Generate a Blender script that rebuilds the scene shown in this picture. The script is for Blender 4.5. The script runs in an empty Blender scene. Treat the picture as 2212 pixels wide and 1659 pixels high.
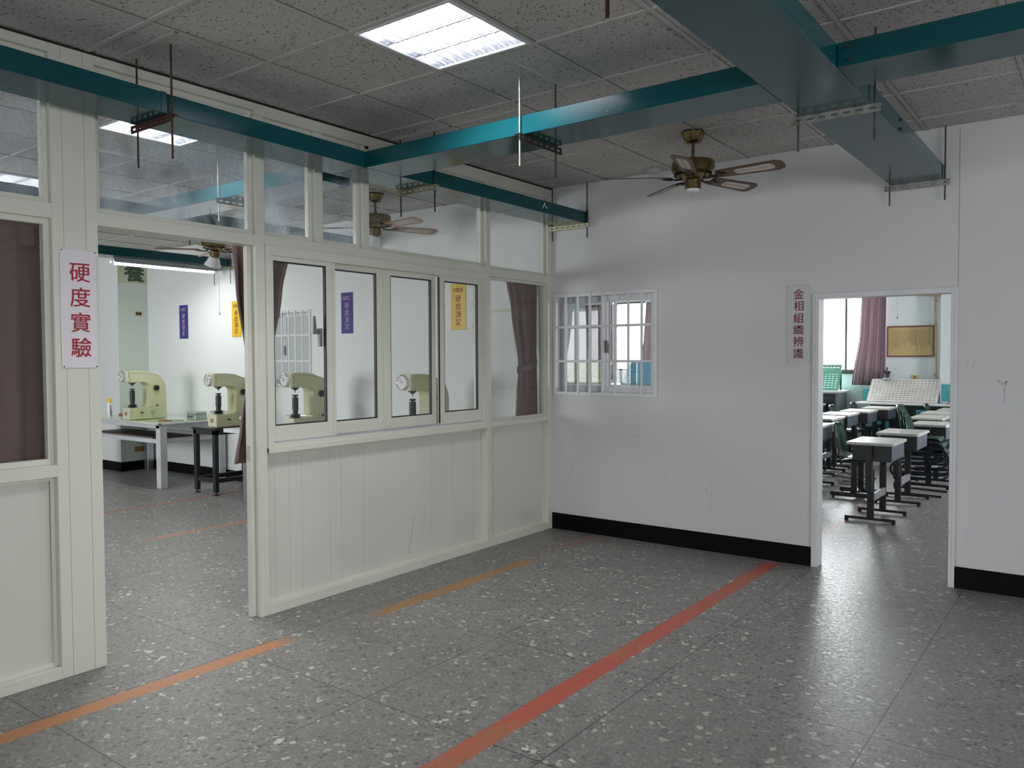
import bpy, bmesh, math, random
from mathutils import Matrix, Vector
R = math.radians
random.seed(7)
sc = bpy.context.scene
COL = sc.collection

# ------------------------------------------------------------------ camera
YAW, PITCH, ROLL = 0.643271289, 0.0327951757, -0.00462378993
cy_, sy_ = math.cos(YAW), math.sin(YAW)
fw = Vector((-sy_*math.cos(PITCH), cy_*math.cos(PITCH), -math.sin(PITCH)))
rt0 = Vector((cy_, sy_, 0)); up0 = rt0.cross(fw)
rt = rt0*math.cos(ROLL)+up0*math.sin(ROLL); up = -rt0*math.sin(ROLL)+up0*math.cos(ROLL)
cam = bpy.data.cameras.new('camera'); cam.sensor_width = 36; cam.lens = 1727.40441/2212*36
cam.clip_start = .05; cam.clip_end = 200
camo = bpy.data.objects.new('camera', cam); COL.objects.link(camo)
mw = Matrix((rt, up, -fw)).transposed().to_4x4(); mw.translation = (4.13092, -6.13435, 1.58)
camo.matrix_world = mw
sc.camera = camo

# ------------------------------------------------------------------ world, light, exposure
sc.view_settings.view_transform = 'Standard'
sc.view_settings.look = 'None'
sc.view_settings.gamma = 1
sc.view_settings.use_curve_mapping = False
sc.view_settings.exposure = 0.0
sc.cycles.use_denoising = True
try:
    sc.cycles.denoiser = 'OPENIMAGEDENOISE'; sc.cycles.sample_clamp_indirect = 6
    sc.cycles.transparent_max_bounces = 24; sc.cycles.max_bounces = 8; sc.cycles.diffuse_bounces = 5; sc.cycles.use_adaptive_sampling = True; sc.cycles.adaptive_threshold = .03; sc.cycles.adaptive_min_samples = 20
except Exception: pass
w = bpy.data.worlds.new('sky'); sc.world = w; w.use_nodes = True
bg = w.node_tree.nodes['Background']; bg.inputs[0].default_value = (.93, .97, 1, 1); bg.inputs[1].default_value = 3.2

def area(name, loc, look, sx, sy, power, color=(1, 1, 1), spread=180):
    l = bpy.data.lights.new(name, 'AREA'); l.shape = 'RECTANGLE'; l.size = sx; l.size_y = sy
    l.energy = power; l.color = color; l.spread = R(spread)
    o = bpy.data.objects.new(name, l); COL.objects.link(o); o.location = loc
    o.rotation_euler = Vector(look).to_track_quat('-Z', 'Y').to_euler()
    return o
# daylight through the windows of each room, and an added classroom fill
area('daylight_classroom_far', (-.6, 9.25, 2.05), (0, -1, -.25), 3.0, 1.4, 430, (.93, .97, 1))
area('daylight_classroom_left', (-3.9, 9.25, 2.05), (0, -1, -.2), 1.0, 1.4, 90, (.93, .97, 1))
area('fill_classroom_side', (5.9, 4.5, 1.8), (-1, 0, -.1), 1.7, 1.5, 150, (.97, .99, 1))  # fill added at an unseen side opening to brighten the classroom
area('daylight_hall_right', (8.3, -4.6, 1.75), (-1, .15, -.12), 4.0, 1.5, 78, (.95, .965, 1))
area('daylight_hall_back', (4.2, -10.3, 1.75), (0, 1, -.1), 4.0, 1.5, 16, (1, .98, .94))
area('daylight_lab_back', (-5.2, -8.2, 1.8), (0, 1, -.05), 3.6, 1.5, 170, (.96, .98, 1))
# troffers: the lit tubes above the louvres
area('troffer_glow_hall', (1.565, -3.24, 3.168), (0, 0, -1), .5, .5, 92, (1, 1, 1))
area('troffer_glow_lab', (-.988, -3.196, 3.165), (0, 0, -1), .5, .5, 90, (.97, 1, .97))
area('troffer_glow_lab_added', (-3.5, -3.196, 3.165), (0, 0, -1), .54, .54, 60, (.97, 1, .97))  # unseen repeat of the lab panel, added to brighten the lab
area('tube_glow_lab', (-5.14, -.81, 2.655), (.12, 0, -1), .05, 1.2, 15, (.98, 1, .99))

# ------------------------------------------------------------------ helpers
def tag(o, label=None, cat=None, group=None, kind=None):
    if label: o['label'] = label
    if cat: o['category'] = cat
    if group: o['group'] = group
    if kind: o['kind'] = kind
    return o
def thing(name, label, cat, loc=(0, 0, 0), rz=0, group=None):
    o = bpy.data.objects.new(name, None); COL.objects.link(o)
    o.empty_display_size = .1
    o.location = loc; o.rotation_euler = (0, 0, rz)
    return tag(o, label, cat, group)
def struct(o):
    o['kind'] = 'structure'; return o
def dup(root, loc, rz, label, group=None):
    def cp(o, par):
        c = o.copy(); COL.objects.link(c); c.parent = par
        for ch in list(o.children): cp(ch, c)
        return c
    r = cp(root, None); r.location = loc; r.rotation_euler = (0, 0, rz); r['label'] = label
    if group: r['group'] = group
    return r
class MB:
    def __init__(s, M=None):
        s.bm = bmesh.new(); s.M = M or Matrix()
    def V(s, p): return s.bm.verts.new(s.M @ Vector(p))
    def F(s, vs):
        try: return s.bm.faces.new(vs)
        except ValueError: return None
    def box(s, x0, x1, y0, y1, z0, z1, M=None):
        pts = [(x0, y0, z0), (x1, y0, z0), (x1, y1, z0), (x0, y1, z0), (x0, y0, z1), (x1, y0, z1), (x1, y1, z1), (x0, y1, z1)]
        if M is not None: pts = [M @ Vector(p) for p in pts]
        v = [s.V(p) for p in pts]
        for f in ((0, 3, 2, 1), (4, 5, 6, 7), (0, 1, 5, 4), (1, 2, 6, 5), (2, 3, 7, 6), (3, 0, 4, 7)): s.F([v[i] for i in f])
        return s
    def frame(s, ax, a0, a1, b0, b1, t0, t1, w, w2=None):
        """rectangular frame in plane normal to ax; a,b the two in-plane spans"""
        w2 = w if w2 is None else w2
        def bx(p0, p1, q0, q1):
            if ax == 'x': s.box(t0, t1, p0, p1, q0, q1)
            elif ax == 'y': s.box(p0, p1, t0, t1, q0, q1)
            else: s.box(p0, p1, q0, q1, t0, t1)
        bx(a0, a0+w, b0, b1); bx(a1-w, a1, b0, b1); bx(a0+w, a1-w, b0, b0+w2); bx(a0+w, a1-w, b1-w2, b1)
        return s
    def cyl(s, p0, p1, r, n=12, r2=None, cap=True):
        p0, p1 = Vector(p0), Vector(p1); d = (p1-p0).normalized()
        a = d.orthogonal().normalized(); b = d.cross(a); r2 = r if r2 is None else r2
        A = [s.V(p0+(a*math.cos(t)+b*math.sin(t))*r) for t in [2*math.pi*i/n for i in range(n)]]
        B = [s.V(p1+(a*math.cos(t)+b*math.sin(t))*r2) for t in [2*math.pi*i/n for i in range(n)]]
        for i in range(n): s.F([A[i], A[(i+1) % n], B[(i+1) % n], B[i]])
        if cap: s.F(A[::-1]); s.F(B)
        return s
    def tube(s, pts, r, n=8):
        pts = [Vector(p) for p in pts]; rings = []; a = None
        for i, p in enumerate(pts):
            d = (pts[min(i+1, len(pts)-1)]-pts[max(i-1, 0)]).normalized()
            a = d.orthogonal().normalized() if a is None else (a-d*a.dot(d)).normalized()
            b = d.cross(a)
            rings.append([s.V(p+(a*math.cos(t)+b*math.sin(t))*r) for t in [2*math.pi*k/n for k in range(n)]])
        for A, B in zip(rings, rings[1:]):
            for i in range(n): s.F([A[i], A[(i+1) % n], B[(i+1) % n], B[i]])
        s.F(rings[0][::-1]); s.F(rings[-1]); return s
    def lathe(s, prof, c=(0, 0, 0), n=28, flute=0, fn=0):
        rings = []
        for r, z in prof:
            rings.append([s.V((c[0]+(r*(1+flute*math.cos(fn*t)))*math.cos(t), c[1]+(r*(1+flute*math.cos(fn*t)))*math.sin(t), c[2]+z)) for t in [2*math.pi*k/n for k in range(n)]])
        for A, B in zip(rings, rings[1:]):
            for i in range(n): s.F([A[i], A[(i+1) % n], B[(i+1) % n], B[i]])
        s.F(rings[0][::-1]); s.F(rings[-1]); return s
    def prism(s, poly, ax, a, b):
        def P(u, v, t): return {'x': (t, u, v), 'y': (u, t, v), 'z': (u, v, t)}[ax]
        A = [s.V(P(u, v, a)) for u, v in poly]; B = [s.V(P(u, v, b)) for u, v in poly]; n = len(poly)
        for i in range(n): s.F([A[i], A[(i+1) % n], B[(i+1) % n], B[i]])
        s.F(A[::-1]); s.F(B); return s
    def plate(s, O, U, V, L, H, t, nx, ny, mx, my, hl, hr, n=12):
        """perforated plate: origin O, unit axes U,V, thickness along UxV; holes are slots of half length hl, radius hr"""
        O, U, V = Vector(O), Vector(U).normalized(), Vector(V).normalized(); N = U.cross(V)
        def P(u, v, k): return s.V(O+U*u+V*v+N*(k*t))
        def quad(u0, u1, v0, v1):
            if u1-u0 < 1e-6 or v1-v0 < 1e-6: return
            for k in (0, 1):
                f = [P(u0, v0, k), P(u1, v0, k), P(u1, v1, k), P(u0, v1, k)]; s.F(f if k else f[::-1])
        quad(0, mx, 0, H); quad(L-mx, L, 0, H); quad(mx, L-mx, 0, my); quad(mx, L-mx, H-my, H)
        # edge skirt
        for a, b in (((0, 0), (L, 0)), ((L, 0), (L, H)), ((L, H), (0, H)), ((0, H), (0, 0))):
            s.F([P(*a, 0), P(*b, 0), P(*b, 1), P(*a, 1)])
        cw, ch = (L-2*mx)/nx, (H-2*my)/ny
        base = [2*math.pi*i/n for i in range(n)]; ca = math.atan2(ch, cw)
        ang = sorted(set([round(x % (2*math.pi), 5) for x in base+[ca, math.pi-ca, math.pi+ca, 2*math.pi-ca]]))
        for i in range(nx):
            for j in range(ny):
                cu, cv = mx+(i+.5)*cw, my+(j+.5)*ch; O1, I1 = [], []
                for a in ang:
                    c, d = math.cos(a), math.sin(a)
                    k = min(cw/2/abs(c) if abs(c) > 1e-6 else 1e9, ch/2/abs(d) if abs(d) > 1e-6 else 1e9)
                    O1.append((cu+c*k, cv+d*k))
                    I1.append((cu+hr*c+(hl if c > 1e-6 else -hl if c < -1e-6 else 0), cv+hr*d))
                m = len(ang)
                ob = [[P(*q, k) for q in O1] for k in (0, 1)]; ib = [[P(*q, k) for q in I1] for k in (0, 1)]
                for q in range(m):
                    r_ = (q+1) % m
                    s.F([ob[1][q], ob[1][r_], ib[1][r_], ib[1][q]]); s.F([ib[0][q], ib[0][r_], ob[0][r_], ob[0][q]])
                    s.F([ib[1][q], ib[1][r_], ib[0][r_], ib[0][q]])
        return s
    def build(s, name, mat, parent=None, bev=0, smooth=None, seg=1, loc=None):
        bm = s.bm
        bmesh.ops.remove_doubles(bm, verts=bm.verts, dist=1e-5)
        bmesh.ops.recalc_face_normals(bm, faces=bm.faces)
        if bev:
            es = [e for e in bm.edges if len(e.link_faces) == 2 and e.calc_face_angle(0) > R(35)]
            bmesh.ops.bevel(bm, geom=es, offset=bev, segments=seg, affect='EDGES', clamp_overlap=True)
        if loc is not None:
            bmesh.ops.translate(bm, verts=bm.verts, vec=-Vector(loc))
        me = bpy.data.meshes.new(name); bm.to_mesh(me); bm.free()
        if smooth is not None:
            for p in me.polygons: p.use_smooth = True
            me.set_sharp_from_angle(angle=R(smooth))
        for m in (mat if isinstance(mat, (list, tuple)) else [mat]): me.materials.append(m)
        o = bpy.data.objects.new(name, me); COL.objects.link(o)
        if parent is not None: o.parent = parent
        if loc is not None: o.location = loc
        return o

# ------------------------------------------------------------------ materials
class G:
    def __init__(s, name):
        s.m = bpy.data.materials.new(name); s.m.use_nodes = True; s.t = s.m.node_tree
        s.b = s.t.nodes['Principled BSDF']; s.out = s.t.nodes['Material Output']; s._c = None
    def n(s, ty, **k):
        nd = s.t.nodes.new(ty)
        for a, v in k.items(): setattr(nd, a, v)
        return nd
    def L(s, a, b): s.t.links.new(a, b)
    def put(s, sock, v):
        if hasattr(v, 'node'): s.L(v, sock)
        else: sock.default_value = v
    def m_(s, op, a, b=0.0, c=0.0, clamp=False):
        nd = s.n('ShaderNodeMath', operation=op, use_clamp=clamp)
        s.put(nd.inputs[0], a); s.put(nd.inputs[1], b); s.put(nd.inputs[2], c); return nd.outputs[0]
    @property
    def co(s):
        if s._c is None:
            s._c = s.n('ShaderNodeTexCoord').outputs['Object']
        return s._c
    def scaled(s, v):
        nd = s.n('ShaderNodeMapping'); s.L(s.co, nd.inputs[0]); nd.inputs['Scale'].default_value = v; return nd.outputs[0]
    def noise(s, sc_, det=3, rough=.5, vec=None, dist=0):
        nd = s.n('ShaderNodeTexNoise'); s.L(vec or s.co, nd.inputs['Vector'])
        nd.inputs['Scale'].default_value = sc_; nd.inputs['Detail'].default_value = det; nd.inputs['Roughness'].default_value = rough
        nd.inputs['Distortion'].default_value = dist
        return nd.outputs['Fac']
    def mix(s, f, a, b):
        nd = s.n('ShaderNodeMix', data_type='RGBA'); s.put(nd.inputs[0], f)
        s.put(nd.inputs[6], a if hasattr(a, 'node') else (*a, 1)); s.put(nd.inputs[7], b if hasattr(b, 'node') else (*b, 1)); return nd.outputs[2]
    def ramp(s, v, a, b, lo=0.0, hi=1.0):
        nd = s.n('ShaderNodeMapRange', interpolation_type='SMOOTHSTEP'); s.put(nd.inputs[0], v)
        nd.inputs[1].default_value = a; nd.inputs[2].default_value = b; nd.inputs[3].default_value = lo; nd.inputs[4].default_value = hi; return nd.outputs[0]
    def bump(s, h, st, dist=.01):
        nd = s.n('ShaderNodeBump'); nd.inputs['Strength'].default_value = st; nd.inputs['Distance'].default_value = dist
        s.L(h, nd.inputs['Height']); s.L(nd.outputs[0], s.b.inputs['Normal'])
def mat(name, col, rough=.5, metal=0, var=.06, vs=6, spec=.5, emit=None, es=0, coat=0, bump=0):
    g = G(name); b = g.b
    n = g.noise(vs, 4)
    c2 = tuple(max(0, c*(1-var*2.2)) for c in col)
    g.L(g.mix(g.ramp(n, .35, .7), col, c2), b.inputs['Base Color'])
    b.inputs['Roughness'].default_value = rough; b.inputs['Metallic'].default_value = metal
    b.inputs['Specular IOR Level'].default_value = spec
    b.inputs['Coat Weight'].default_value = coat; b.inputs['Coat Roughness'].default_value = .15
    if emit: b.inputs['Emission Color'].default_value = (*emit, 1); b.inputs['Emission Strength'].default_value = es
    if bump: g.bump(g.noise(vs*30, 2), bump, .002)
    return g.m

def m_terrazzo():
    g = G('terrazzo'); b = g.b
    sep = g.n('ShaderNodeSeparateXYZ'); g.L(g.co, sep.inputs[0]); X, Y = sep.outputs[0], sep.outputs[1]
    big = g.noise(.8, 4, .6); mid = g.noise(3.5, 4, .6); fine = g.noise(90, 3, .7)
    base = g.mix(g.ramp(mid, .3, .7), (.262, .252, .235), (.2, .193, .18))
    base = g.mix(g.ramp(fine, .35, .65), base, (.165, .16, .152))
    warp = g.n('ShaderNodeVectorMath', operation='ADD'); g.L(g.co, warp.inputs[0])
    nt = g.n('ShaderNodeTexNoise'); g.L(g.co, nt.inputs['Vector']); nt.inputs['Scale'].default_value = 22
    sc1 = g.n('ShaderNodeVectorMath', operation='SCALE'); g.L(nt.outputs['Color'], sc1.inputs[0]); sc1.inputs['Scale'].default_value = .02
    g.L(sc1.outputs[0], warp.inputs[1])
    def chips(scale, dens, col, edge, prev, strength=1.0, patch=.05):
        v = g.n('ShaderNodeTexVoronoi', feature='F1'); g.L(warp.outputs[0], v.inputs['Vector']); v.inputs['Scale'].default_value = scale
        e = g.n('ShaderNodeTexVoronoi', feature='DISTANCE_TO_EDGE'); g.L(warp.outputs[0], e.inputs['Vector']); e.inputs['Scale'].default_value = scale
        s2 = g.n('ShaderNodeSeparateColor'); g.L(v.outputs['Color'], s2.inputs[0])
        thr = g.m_('SUBTRACT', 1-dens+patch/2, g.m_('MULTIPLY', g.ramp(mid, .35, .68), patch))
        sel = g.m_('GREATER_THAN', s2.outputs[0], thr)
        msk = g.m_('MULTIPLY', sel, g.m_('GREATER_THAN', e.outputs['Distance'], edge))
        msk = g.m_('MULTIPLY', msk, strength)
        vc = g.mix(s2.outputs[1], col, tuple(c*.62 for c in col))
        return g.mix(msk, prev, vc), msk
    c, _ = chips(75, .30, (.15, .15, .155), .1, base, .7)
    c, _ = chips(60, .22, (.4, .395, .38), .1, c, .65)
    c, _ = chips(44, .13, (.085, .085, .09), .12, c, .8)
    c, mw_ = chips(38, .055, (.6, .58, .53), .1, c, .9, .085)
    c, _ = chips(29, .028, (.62, .6, .55), .12, c, .92, .05)
    # dirt and wear
    c = g.mix(g.ramp(big, .42, .72, 0, .35), c, (.15, .145, .138))
    # brass / dark joints on a metre grid
    def joint(V, off):
        f = g.m_('FRACT', g.m_('ADD', g.m_('DIVIDE', g.m_('SUBTRACT', V, off), .99), 60.5))
        return g.m_('LESS_THAN', g.m_('ABSOLUTE', g.m_('SUBTRACT', f, .5)), .0028)
    j = g.m_('MAXIMUM', joint(X, .385), joint(Y, -2.62))
    c = g.mix(g.m_('MULTIPLY', j, .9), c, (.035, .033, .03))
    # painted lines along y
    wob = g.m_('MULTIPLY', g.m_('SUBTRACT', g.noise(14, 3), .5), .012)
    Xw = g.m_('ADD', X, wob)
    def line(x0, hw, y0, y1, soft=.25):
        a = g.m_('SUBTRACT', hw, g.m_('ABSOLUTE', g.m_('SUBTRACT', Xw, x0)))
        a = g.ramp(a, 0, .006)
        a = g.m_('MULTIPLY', a, g.ramp(Y, y0-soft, y0+soft)); a = g.m_('MULTIPLY', a, g.ramp(Y, y1-soft, y1+soft, 1, 0)); return a
    wear = g.ramp(g.noise(30, 4, .7), .28, .5, .55, 1)
    red = g.mix(g.ramp(g.noise(2.2, 3), .45, .62), (.42, .075, .04), (.37, .11, .05))
    c = g.mix(g.m_('MULTIPLY', line(2.075, .06, -20, -.1, .08), g.m_('MULTIPLY', wear, .95)), c, red)
    c = g.mix(g.m_('MULTIPLY', line(2.08, .055, .4, 4.4, .5), g.m_('MULTIPLY', wear, .3)), c, red)
    c = g.mix(g.m_('MULTIPLY', line(.45, .055, -20, -3.35, .12), g.m_('MULTIPLY', wear, .95)), c, (.44, .165, .05))
    c = g.mix(g.m_('MULTIPLY', line(.52, .055, -2.72, -1.1, .14), g.m_('MULTIPLY', wear, .9)), c, (.34, .165, .035))
    c = g.mix(g.m_('MULTIPLY', line(.5, .05, -.7, -.05, .3), g.m_('MULTIPLY', wear, .6)), c, (.3, .12, .07))
    c = g.mix(g.m_('MULTIPLY', line(-4.155, .04, -3.5, 0, .1), g.m_('MULTIPLY', wear, .8)), c, (.34, .08, .06))
    c = g.mix(g.m_('MULTIPLY', line(-2.6, .045, -2.5, 0, .25), g.m_('MULTIPLY', wear, .8)), c, (.42, .19, .09))
    g.L(c, b.inputs['Base Color'])
    b.inputs['Roughness'].default_value = .3
    g.L(g.m_('ADD', .3, g.m_('MULTIPLY', g.ramp(g.noise(45, 4, .7), .3, .7), .22)), b.inputs['Roughness'])
    b.inputs['Specular IOR Level'].default_value = .6
    g.bump(g.m_('ADD', g.noise(60, 3), g.m_('MULTIPLY', fine, .5)), .28, .004)
    return g.m
def m_tile():
    g = G('mineral_fibre_tile'); b = g.b
    d1 = g.noise(75, 2, .5); d2 = g.noise(38, 3, .6)
    pin = g.m_('MULTIPLY', g.ramp(d1, .60, .65), g.ramp(d2, .36, .5))
    c = g.mix(g.noise(1.1, 3), (.58, .565, .54), (.5, .49, .475))
    g.L(g.mix(pin, c, (.17, .16, .15)), b.inputs['Base Color'])
    b.inputs['Roughness'].default_value = .9; b.inputs['Specular IOR Level'].default_value = .15
    return g.m
def m_wall(name, col, dirt=True):
    g = G(name); b = g.b
    c = g.mix(g.noise(.7, 3), col, tuple(x*.94 for x in col))
    if dirt:
        st = g.m_('MULTIPLY', g.ramp(g.noise(5.5, 5, .7, dist=.6), .66, .73), g.ramp(g.noise(1.4, 2), .45, .6))
        c = g.mix(g.m_('MULTIPLY', st, .35), c, (.25, .24, .24))
        sc_ = g.m_('MULTIPLY', g.ramp(g.noise(9, 4, .7, g.scaled((.25, 1, 2.5)), 1.5), .71, .74), g.ramp(g.noise(2, 2), .45, .6))
        c = g.mix(g.m_('MULTIPLY', sc_, .4), c, (.3, .3, .31))
    g.L(c, b.inputs['Base Color']); b.inputs['Roughness'].default_value = .62; b.inputs['Specular IOR Level'].default_value = .3
    g.bump(g.noise(160, 2), .08, .002)
    return g.m
def m_teal():
    g = G('teal_enamel'); b = g.b
    c = g.mix(g.ramp(g.noise(3, 4, .6), .3, .7), (.004, .064, .078), (.005, .056, .068))
    sp = g.ramp(g.noise(55, 2, .6), .755, .78)
    c = g.mix(g.m_('MULTIPLY', sp, .8), c, (.45, .5, .5))
    g.L(c, b.inputs['Base Color'])
    g.L(g.ramp(g.noise(1.6, 3, .6), .3, .7, .13, .19), b.inputs['Roughness'])
    b.inputs['Specular IOR Level'].default_value = .32
    b.inputs['Coat Weight'].default_value = .0; b.inputs['Coat Roughness'].default_value = .16
    return g.m
def m_glass(name, dust=0.0, tint=(.985, .993, .988), smear=.3):
    g = G(name); t = g.t
    tr = g.n('ShaderNodeBsdfTransparent'); tr.inputs[0].default_value = (*tint, 1)
    gl = g.n('ShaderNodeBsdfGlossy'); gl.inputs['Roughness'].default_value = 0.02
    fr = g.n('ShaderNodeFresnel'); fr.inputs[0].default_value = 1.5; geo = g.n('ShaderNodeNewGeometry')
    fo = g.m_('MULTIPLY', fr.outputs[0], g.m_('MULTIPLY', g.m_('SUBTRACT', 1.0, geo.outputs['Backfacing']), 1.25), clamp=True)
    mx = g.n('ShaderNodeMixShader'); g.L(fo, mx.inputs[0]); g.L(tr.outputs[0], mx.inputs[1]); g.L(gl.outputs[0], mx.inputs[2])
    last = mx
    if dust:
        df = g.n('ShaderNodeBsdfDiffuse'); df.inputs[0].default_value = (.62, .68, .76, 1)
        tl = g.n('ShaderNodeBsdfTranslucent'); tl.inputs[0].default_value = (.62, .68, .76, 1)
        m2 = g.n('ShaderNodeMixShader'); m2.inputs[0].default_value = .5; g.L(df.outputs[0], m2.inputs[1]); g.L(tl.outputs[0], m2.inputs[2])
        a = g.ramp(g.noise(2.2, 5, .65), .3, .75); bb = g.ramp(g.noise(10, 5, .7, g.scaled((1, 1, .4)), .8), .45, .75)
        f = g.m_('MULTIPLY', dust, g.m_('ADD', a, g.m_('MULTIPLY', bb, smear)))
        m3 = g.n('ShaderNodeMixShader'); g.L(f, m3.inputs[0]); g.L(mx.outputs[0], m3.inputs[1]); g.L(m2.outputs[0], m3.inputs[2]); last = m3
    g.L(last.outputs[0], g.out.inputs['Surface'])
    return g.m
def m_cloth(name, col, trans=.0):
    g = G(name); b = g.b
    c = g.mix(g.noise(3, 3), col, tuple(x*.82 for x in col))
    g.L(g.mix(g.ramp(g.noise(260, 2), .4, .6, 0, .35), c, tuple(x*.7 for x in col)), b.inputs['Base Color'])
    b.inputs['Roughness'].default_value = .75; b.inputs['Sheen Weight'].default_value = .3; b.inputs['Specular IOR Level'].default_value = .25
    if trans:
        tl = g.n('ShaderNodeBsdfTranslucent'); tl.inputs[0].default_value = (*col, 1)
        mx = g.n('ShaderNodeMixShader'); mx.inputs[0].default_value = trans
        g.L(b.outputs[0], mx.inputs[1]); g.L(tl.outputs[0], mx.inputs[2]); g.L(mx.outputs[0], g.out.inputs['Surface'])
    return g.m
def m_rust():
    g = G('rusty_steel'); b = g.b
    c = g.mix(g.ramp(g.noise(60, 5, .7), .4, .6), (.11, .035, .02), (.035, .02, .018))
    g.L(c, b.inputs['Base Color']); b.inputs['Roughness'].default_value = .85
    g.bump(g.noise(150, 3), .5, .004); return g.m
def m_cane():
    g = G('woven_cane'); b = g.b
    v = g.n('ShaderNodeTexVoronoi', feature='F1'); g.L(g.co, v.inputs['Vector']); v.inputs['Scale'].default_value = 95; v.inputs['Randomness'].default_value = 0
    g.L(g.mix(g.m_('GREATER_THAN', v.outputs['Distance'], .34), (.12, .09, .08), (.6, .56, .5)), b.inputs['Base Color'])
    b.inputs['Roughness'].default_value = .7; return g.m
def m_brushed(name, col, rough=.32):
    g = G(name); b = g.b
    g.L(g.mix(g.noise(30, 3, .6, g.scaled((1, 1, .05))), col, tuple(x*.8 for x in col)), b.inputs['Base Color'])
    b.inputs['Metallic'].default_value = .9; b.inputs['Roughness'].default_value = rough; return g.m

TERR = m_terrazzo(); TILE = m_tile(); TEAL = m_teal()
WALLM = m_wall('painted_plaster', (.67, .67, .68)); WALLLAB = m_wall('lab_plaster', (.78, .8, .8), False)
WALLGREEN = m_wall('pale_green_plaster', (.62, .68, .62), False); WALLCLS = m_wall('classroom_plaster', (.74, .81, .83), False)
CREAM = mat('cream_aluminium', (.68, .68, .60), .42, var=.03, vs=2)
PANEL = mat('cream_panel', (.66, .66, .595), .3, var=.03, vs=1.5, spec=.5)
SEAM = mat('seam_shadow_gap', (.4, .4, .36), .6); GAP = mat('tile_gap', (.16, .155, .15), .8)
TBAR = mat('white_grid_bar', (.54, .53, .51), .7)
BASEB = mat('black_skirting_paint', (.0025, .0025, .003), .6, var=.2, spec=.15)
WHITEFR = mat('white_aluminium', (.72, .72, .74), .4, var=.03)
GREYFR = mat('grey_aluminium_sash', (.42, .44, .46), .4)
BLACK = mat('black_rubber', (.008, .008, .009), .5); BLACKM = mat('black_painted_metal', (.018, .019, .024), .38, var=.1)
GLASS = m_glass('clear_glass'); GLASSD = m_glass('dusty_glass', .42); GLASSH = m_glass('hazy_glass', .06, smear=.15)
GALV = mat('galvanised_steel', (.34, .34, .31), .45, .7, var=.2, vs=20); RODM = mat('threaded_steel', (.1, .095, .085), .5, .6, var=.2, vs=30)
DARKST = mat('dark_steel', (.045, .042, .035), .5, .4, var=.2, vs=20); RODDK = mat('dark_rod', (.02, .02, .02), .6)
RUST = m_rust(); WHITEM = mat('white_enamel', (.75, .76, .78), .35)
LOUVRE = mat('louvre_aluminium', (.62, .64, .7), .25, .8, var=.02)
TUBE = mat('lit_tube', (1, 1, 1), .5, emit=(1, 1, 1), es=14)
BRASS = mat('antique_brass', (.27, .2, .085), .28, .9, var=.2, vs=12); BRASSD = mat('dark_brass', (.05, .038, .022), .4, .7)
BLADEW = mat('mahogany_blade', (.105, .042, .024), .4, var=.2, vs=8); BLADEL = mat('pale_blade', (.4, .26, .18), .45, var=.12, vs=8)
CANE = m_cane(); FROST = mat('frosted_glass_shade', (.85, .85, .85), .35, coat=.2)
SIGNW = mat('white_acrylic', (.78, .75, .79), .2, coat=.3, var=.01); RED = mat('crimson_letter', (.36, .008, .03), .35)
SIGNP = mat('pale_plastic', (.6, .61, .6), .3, var=.02); DRED = mat('dark_red_letter', (.2, .012, .03), .4)
BLUE = mat('blue_acrylic', (.022, .02, .24), .22, coat=.3, var=.03); PEACH = mat('peach_letter', (.5, .3, .33), .4)
YEL = mat('yellow_acrylic', (.72, .47, .02), .3, var=.02); BRNL = mat('maroon_letter', (.2, .035, .03), .4)
POST = mat('aged_paper', (.55, .56, .42), .8); INKG = mat('dark_green_ink', (.06, .09, .06), .7)
MACH = mat('khaki_cream_enamel', (.56, .56, .35), .38, var=.03, vs=3, coat=.15); MACHF = mat('pale_cream_enamel', (.68, .68, .56), .35, coat=.2)
CHROME = mat('chrome', (.85, .86, .88), .08, 1, var=.02); DIAL = mat('dial_face', (.72, .72, .72), .3); BRPL = mat('brass_plate', (.42, .33, .12), .35, .5)
GREENT = mat('green_glass_top', (.42, .62, .34), .08, coat=.6, var=.02); TABW = mat('pale_grey_enamel', (.6, .61, .63), .35)
ALU = m_brushed('aluminium_profile', (.6, .61, .63)); WOODB = mat('dark_brown_board', (.07, .04, .03), .45, var=.3, vs=20)
CURT = m_cloth('brown_curtain', (.185, .125, .118)); CURTP = m_cloth('mauve_curtain', (.33, .245, .275), .3)
DESKT = mat('desk_laminate', (.56, .56, .52), .35, var=.05); DESKE = mat('desk_edge', (.4, .4, .34), .5)
DKBOX = mat('dark_grey_steel', (.03, .031, .036), .38, .2); SIDEBL = mat('blue_grey_steel', (.15, .165, .205), .35, .3)
GREENP = mat('dark_green_plastic', (.008, .036, .024), .28, coat=.3, var=.1); CRATE = mat('green_board', (.12, .36, .26), .4); BLUEB = mat('blue_board', (.12, .36, .5), .4)
OLIVEB = mat('olive_board', (.4, .42, .28), .5); PEGW = mat('white_pegboard', (.62, .6, .58), .5); CYAN = mat('cyan_steel', (.07, .42, .48), .4)
BOARDY = mat('yellowed_board', (.55, .42, .2), .5, var=.1, vs=3); WOODR = mat('red_wood_frame', (.2, .06, .045), .45); INK = mat('brown_ink', (.13, .09, .06), .7)
PIPEY = mat('yellow_conduit', (.62, .42, .16), .45); PLY = mat('cream_plate', (.6, .52, .26), .5); TAN = mat('tan_plate', (.3, .17, .05), .5)
REDP = mat('dull_red', (.35, .09, .07), .45); YCAP = mat('yellow_cap', (.8, .6, .02), .3); CANW = mat('white_label', (.8, .8, .82), .3)
ALCASE = mat('silver_case', (.45, .52, .5), .35, .5); GREYP = mat('grey_plastic', (.17, .18, .19), .4)
WINFR = mat('brown_aluminium', (.12, .1, .09), .5); TAPE = mat('old_tape', (.7, .68, .6), .6)

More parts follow.
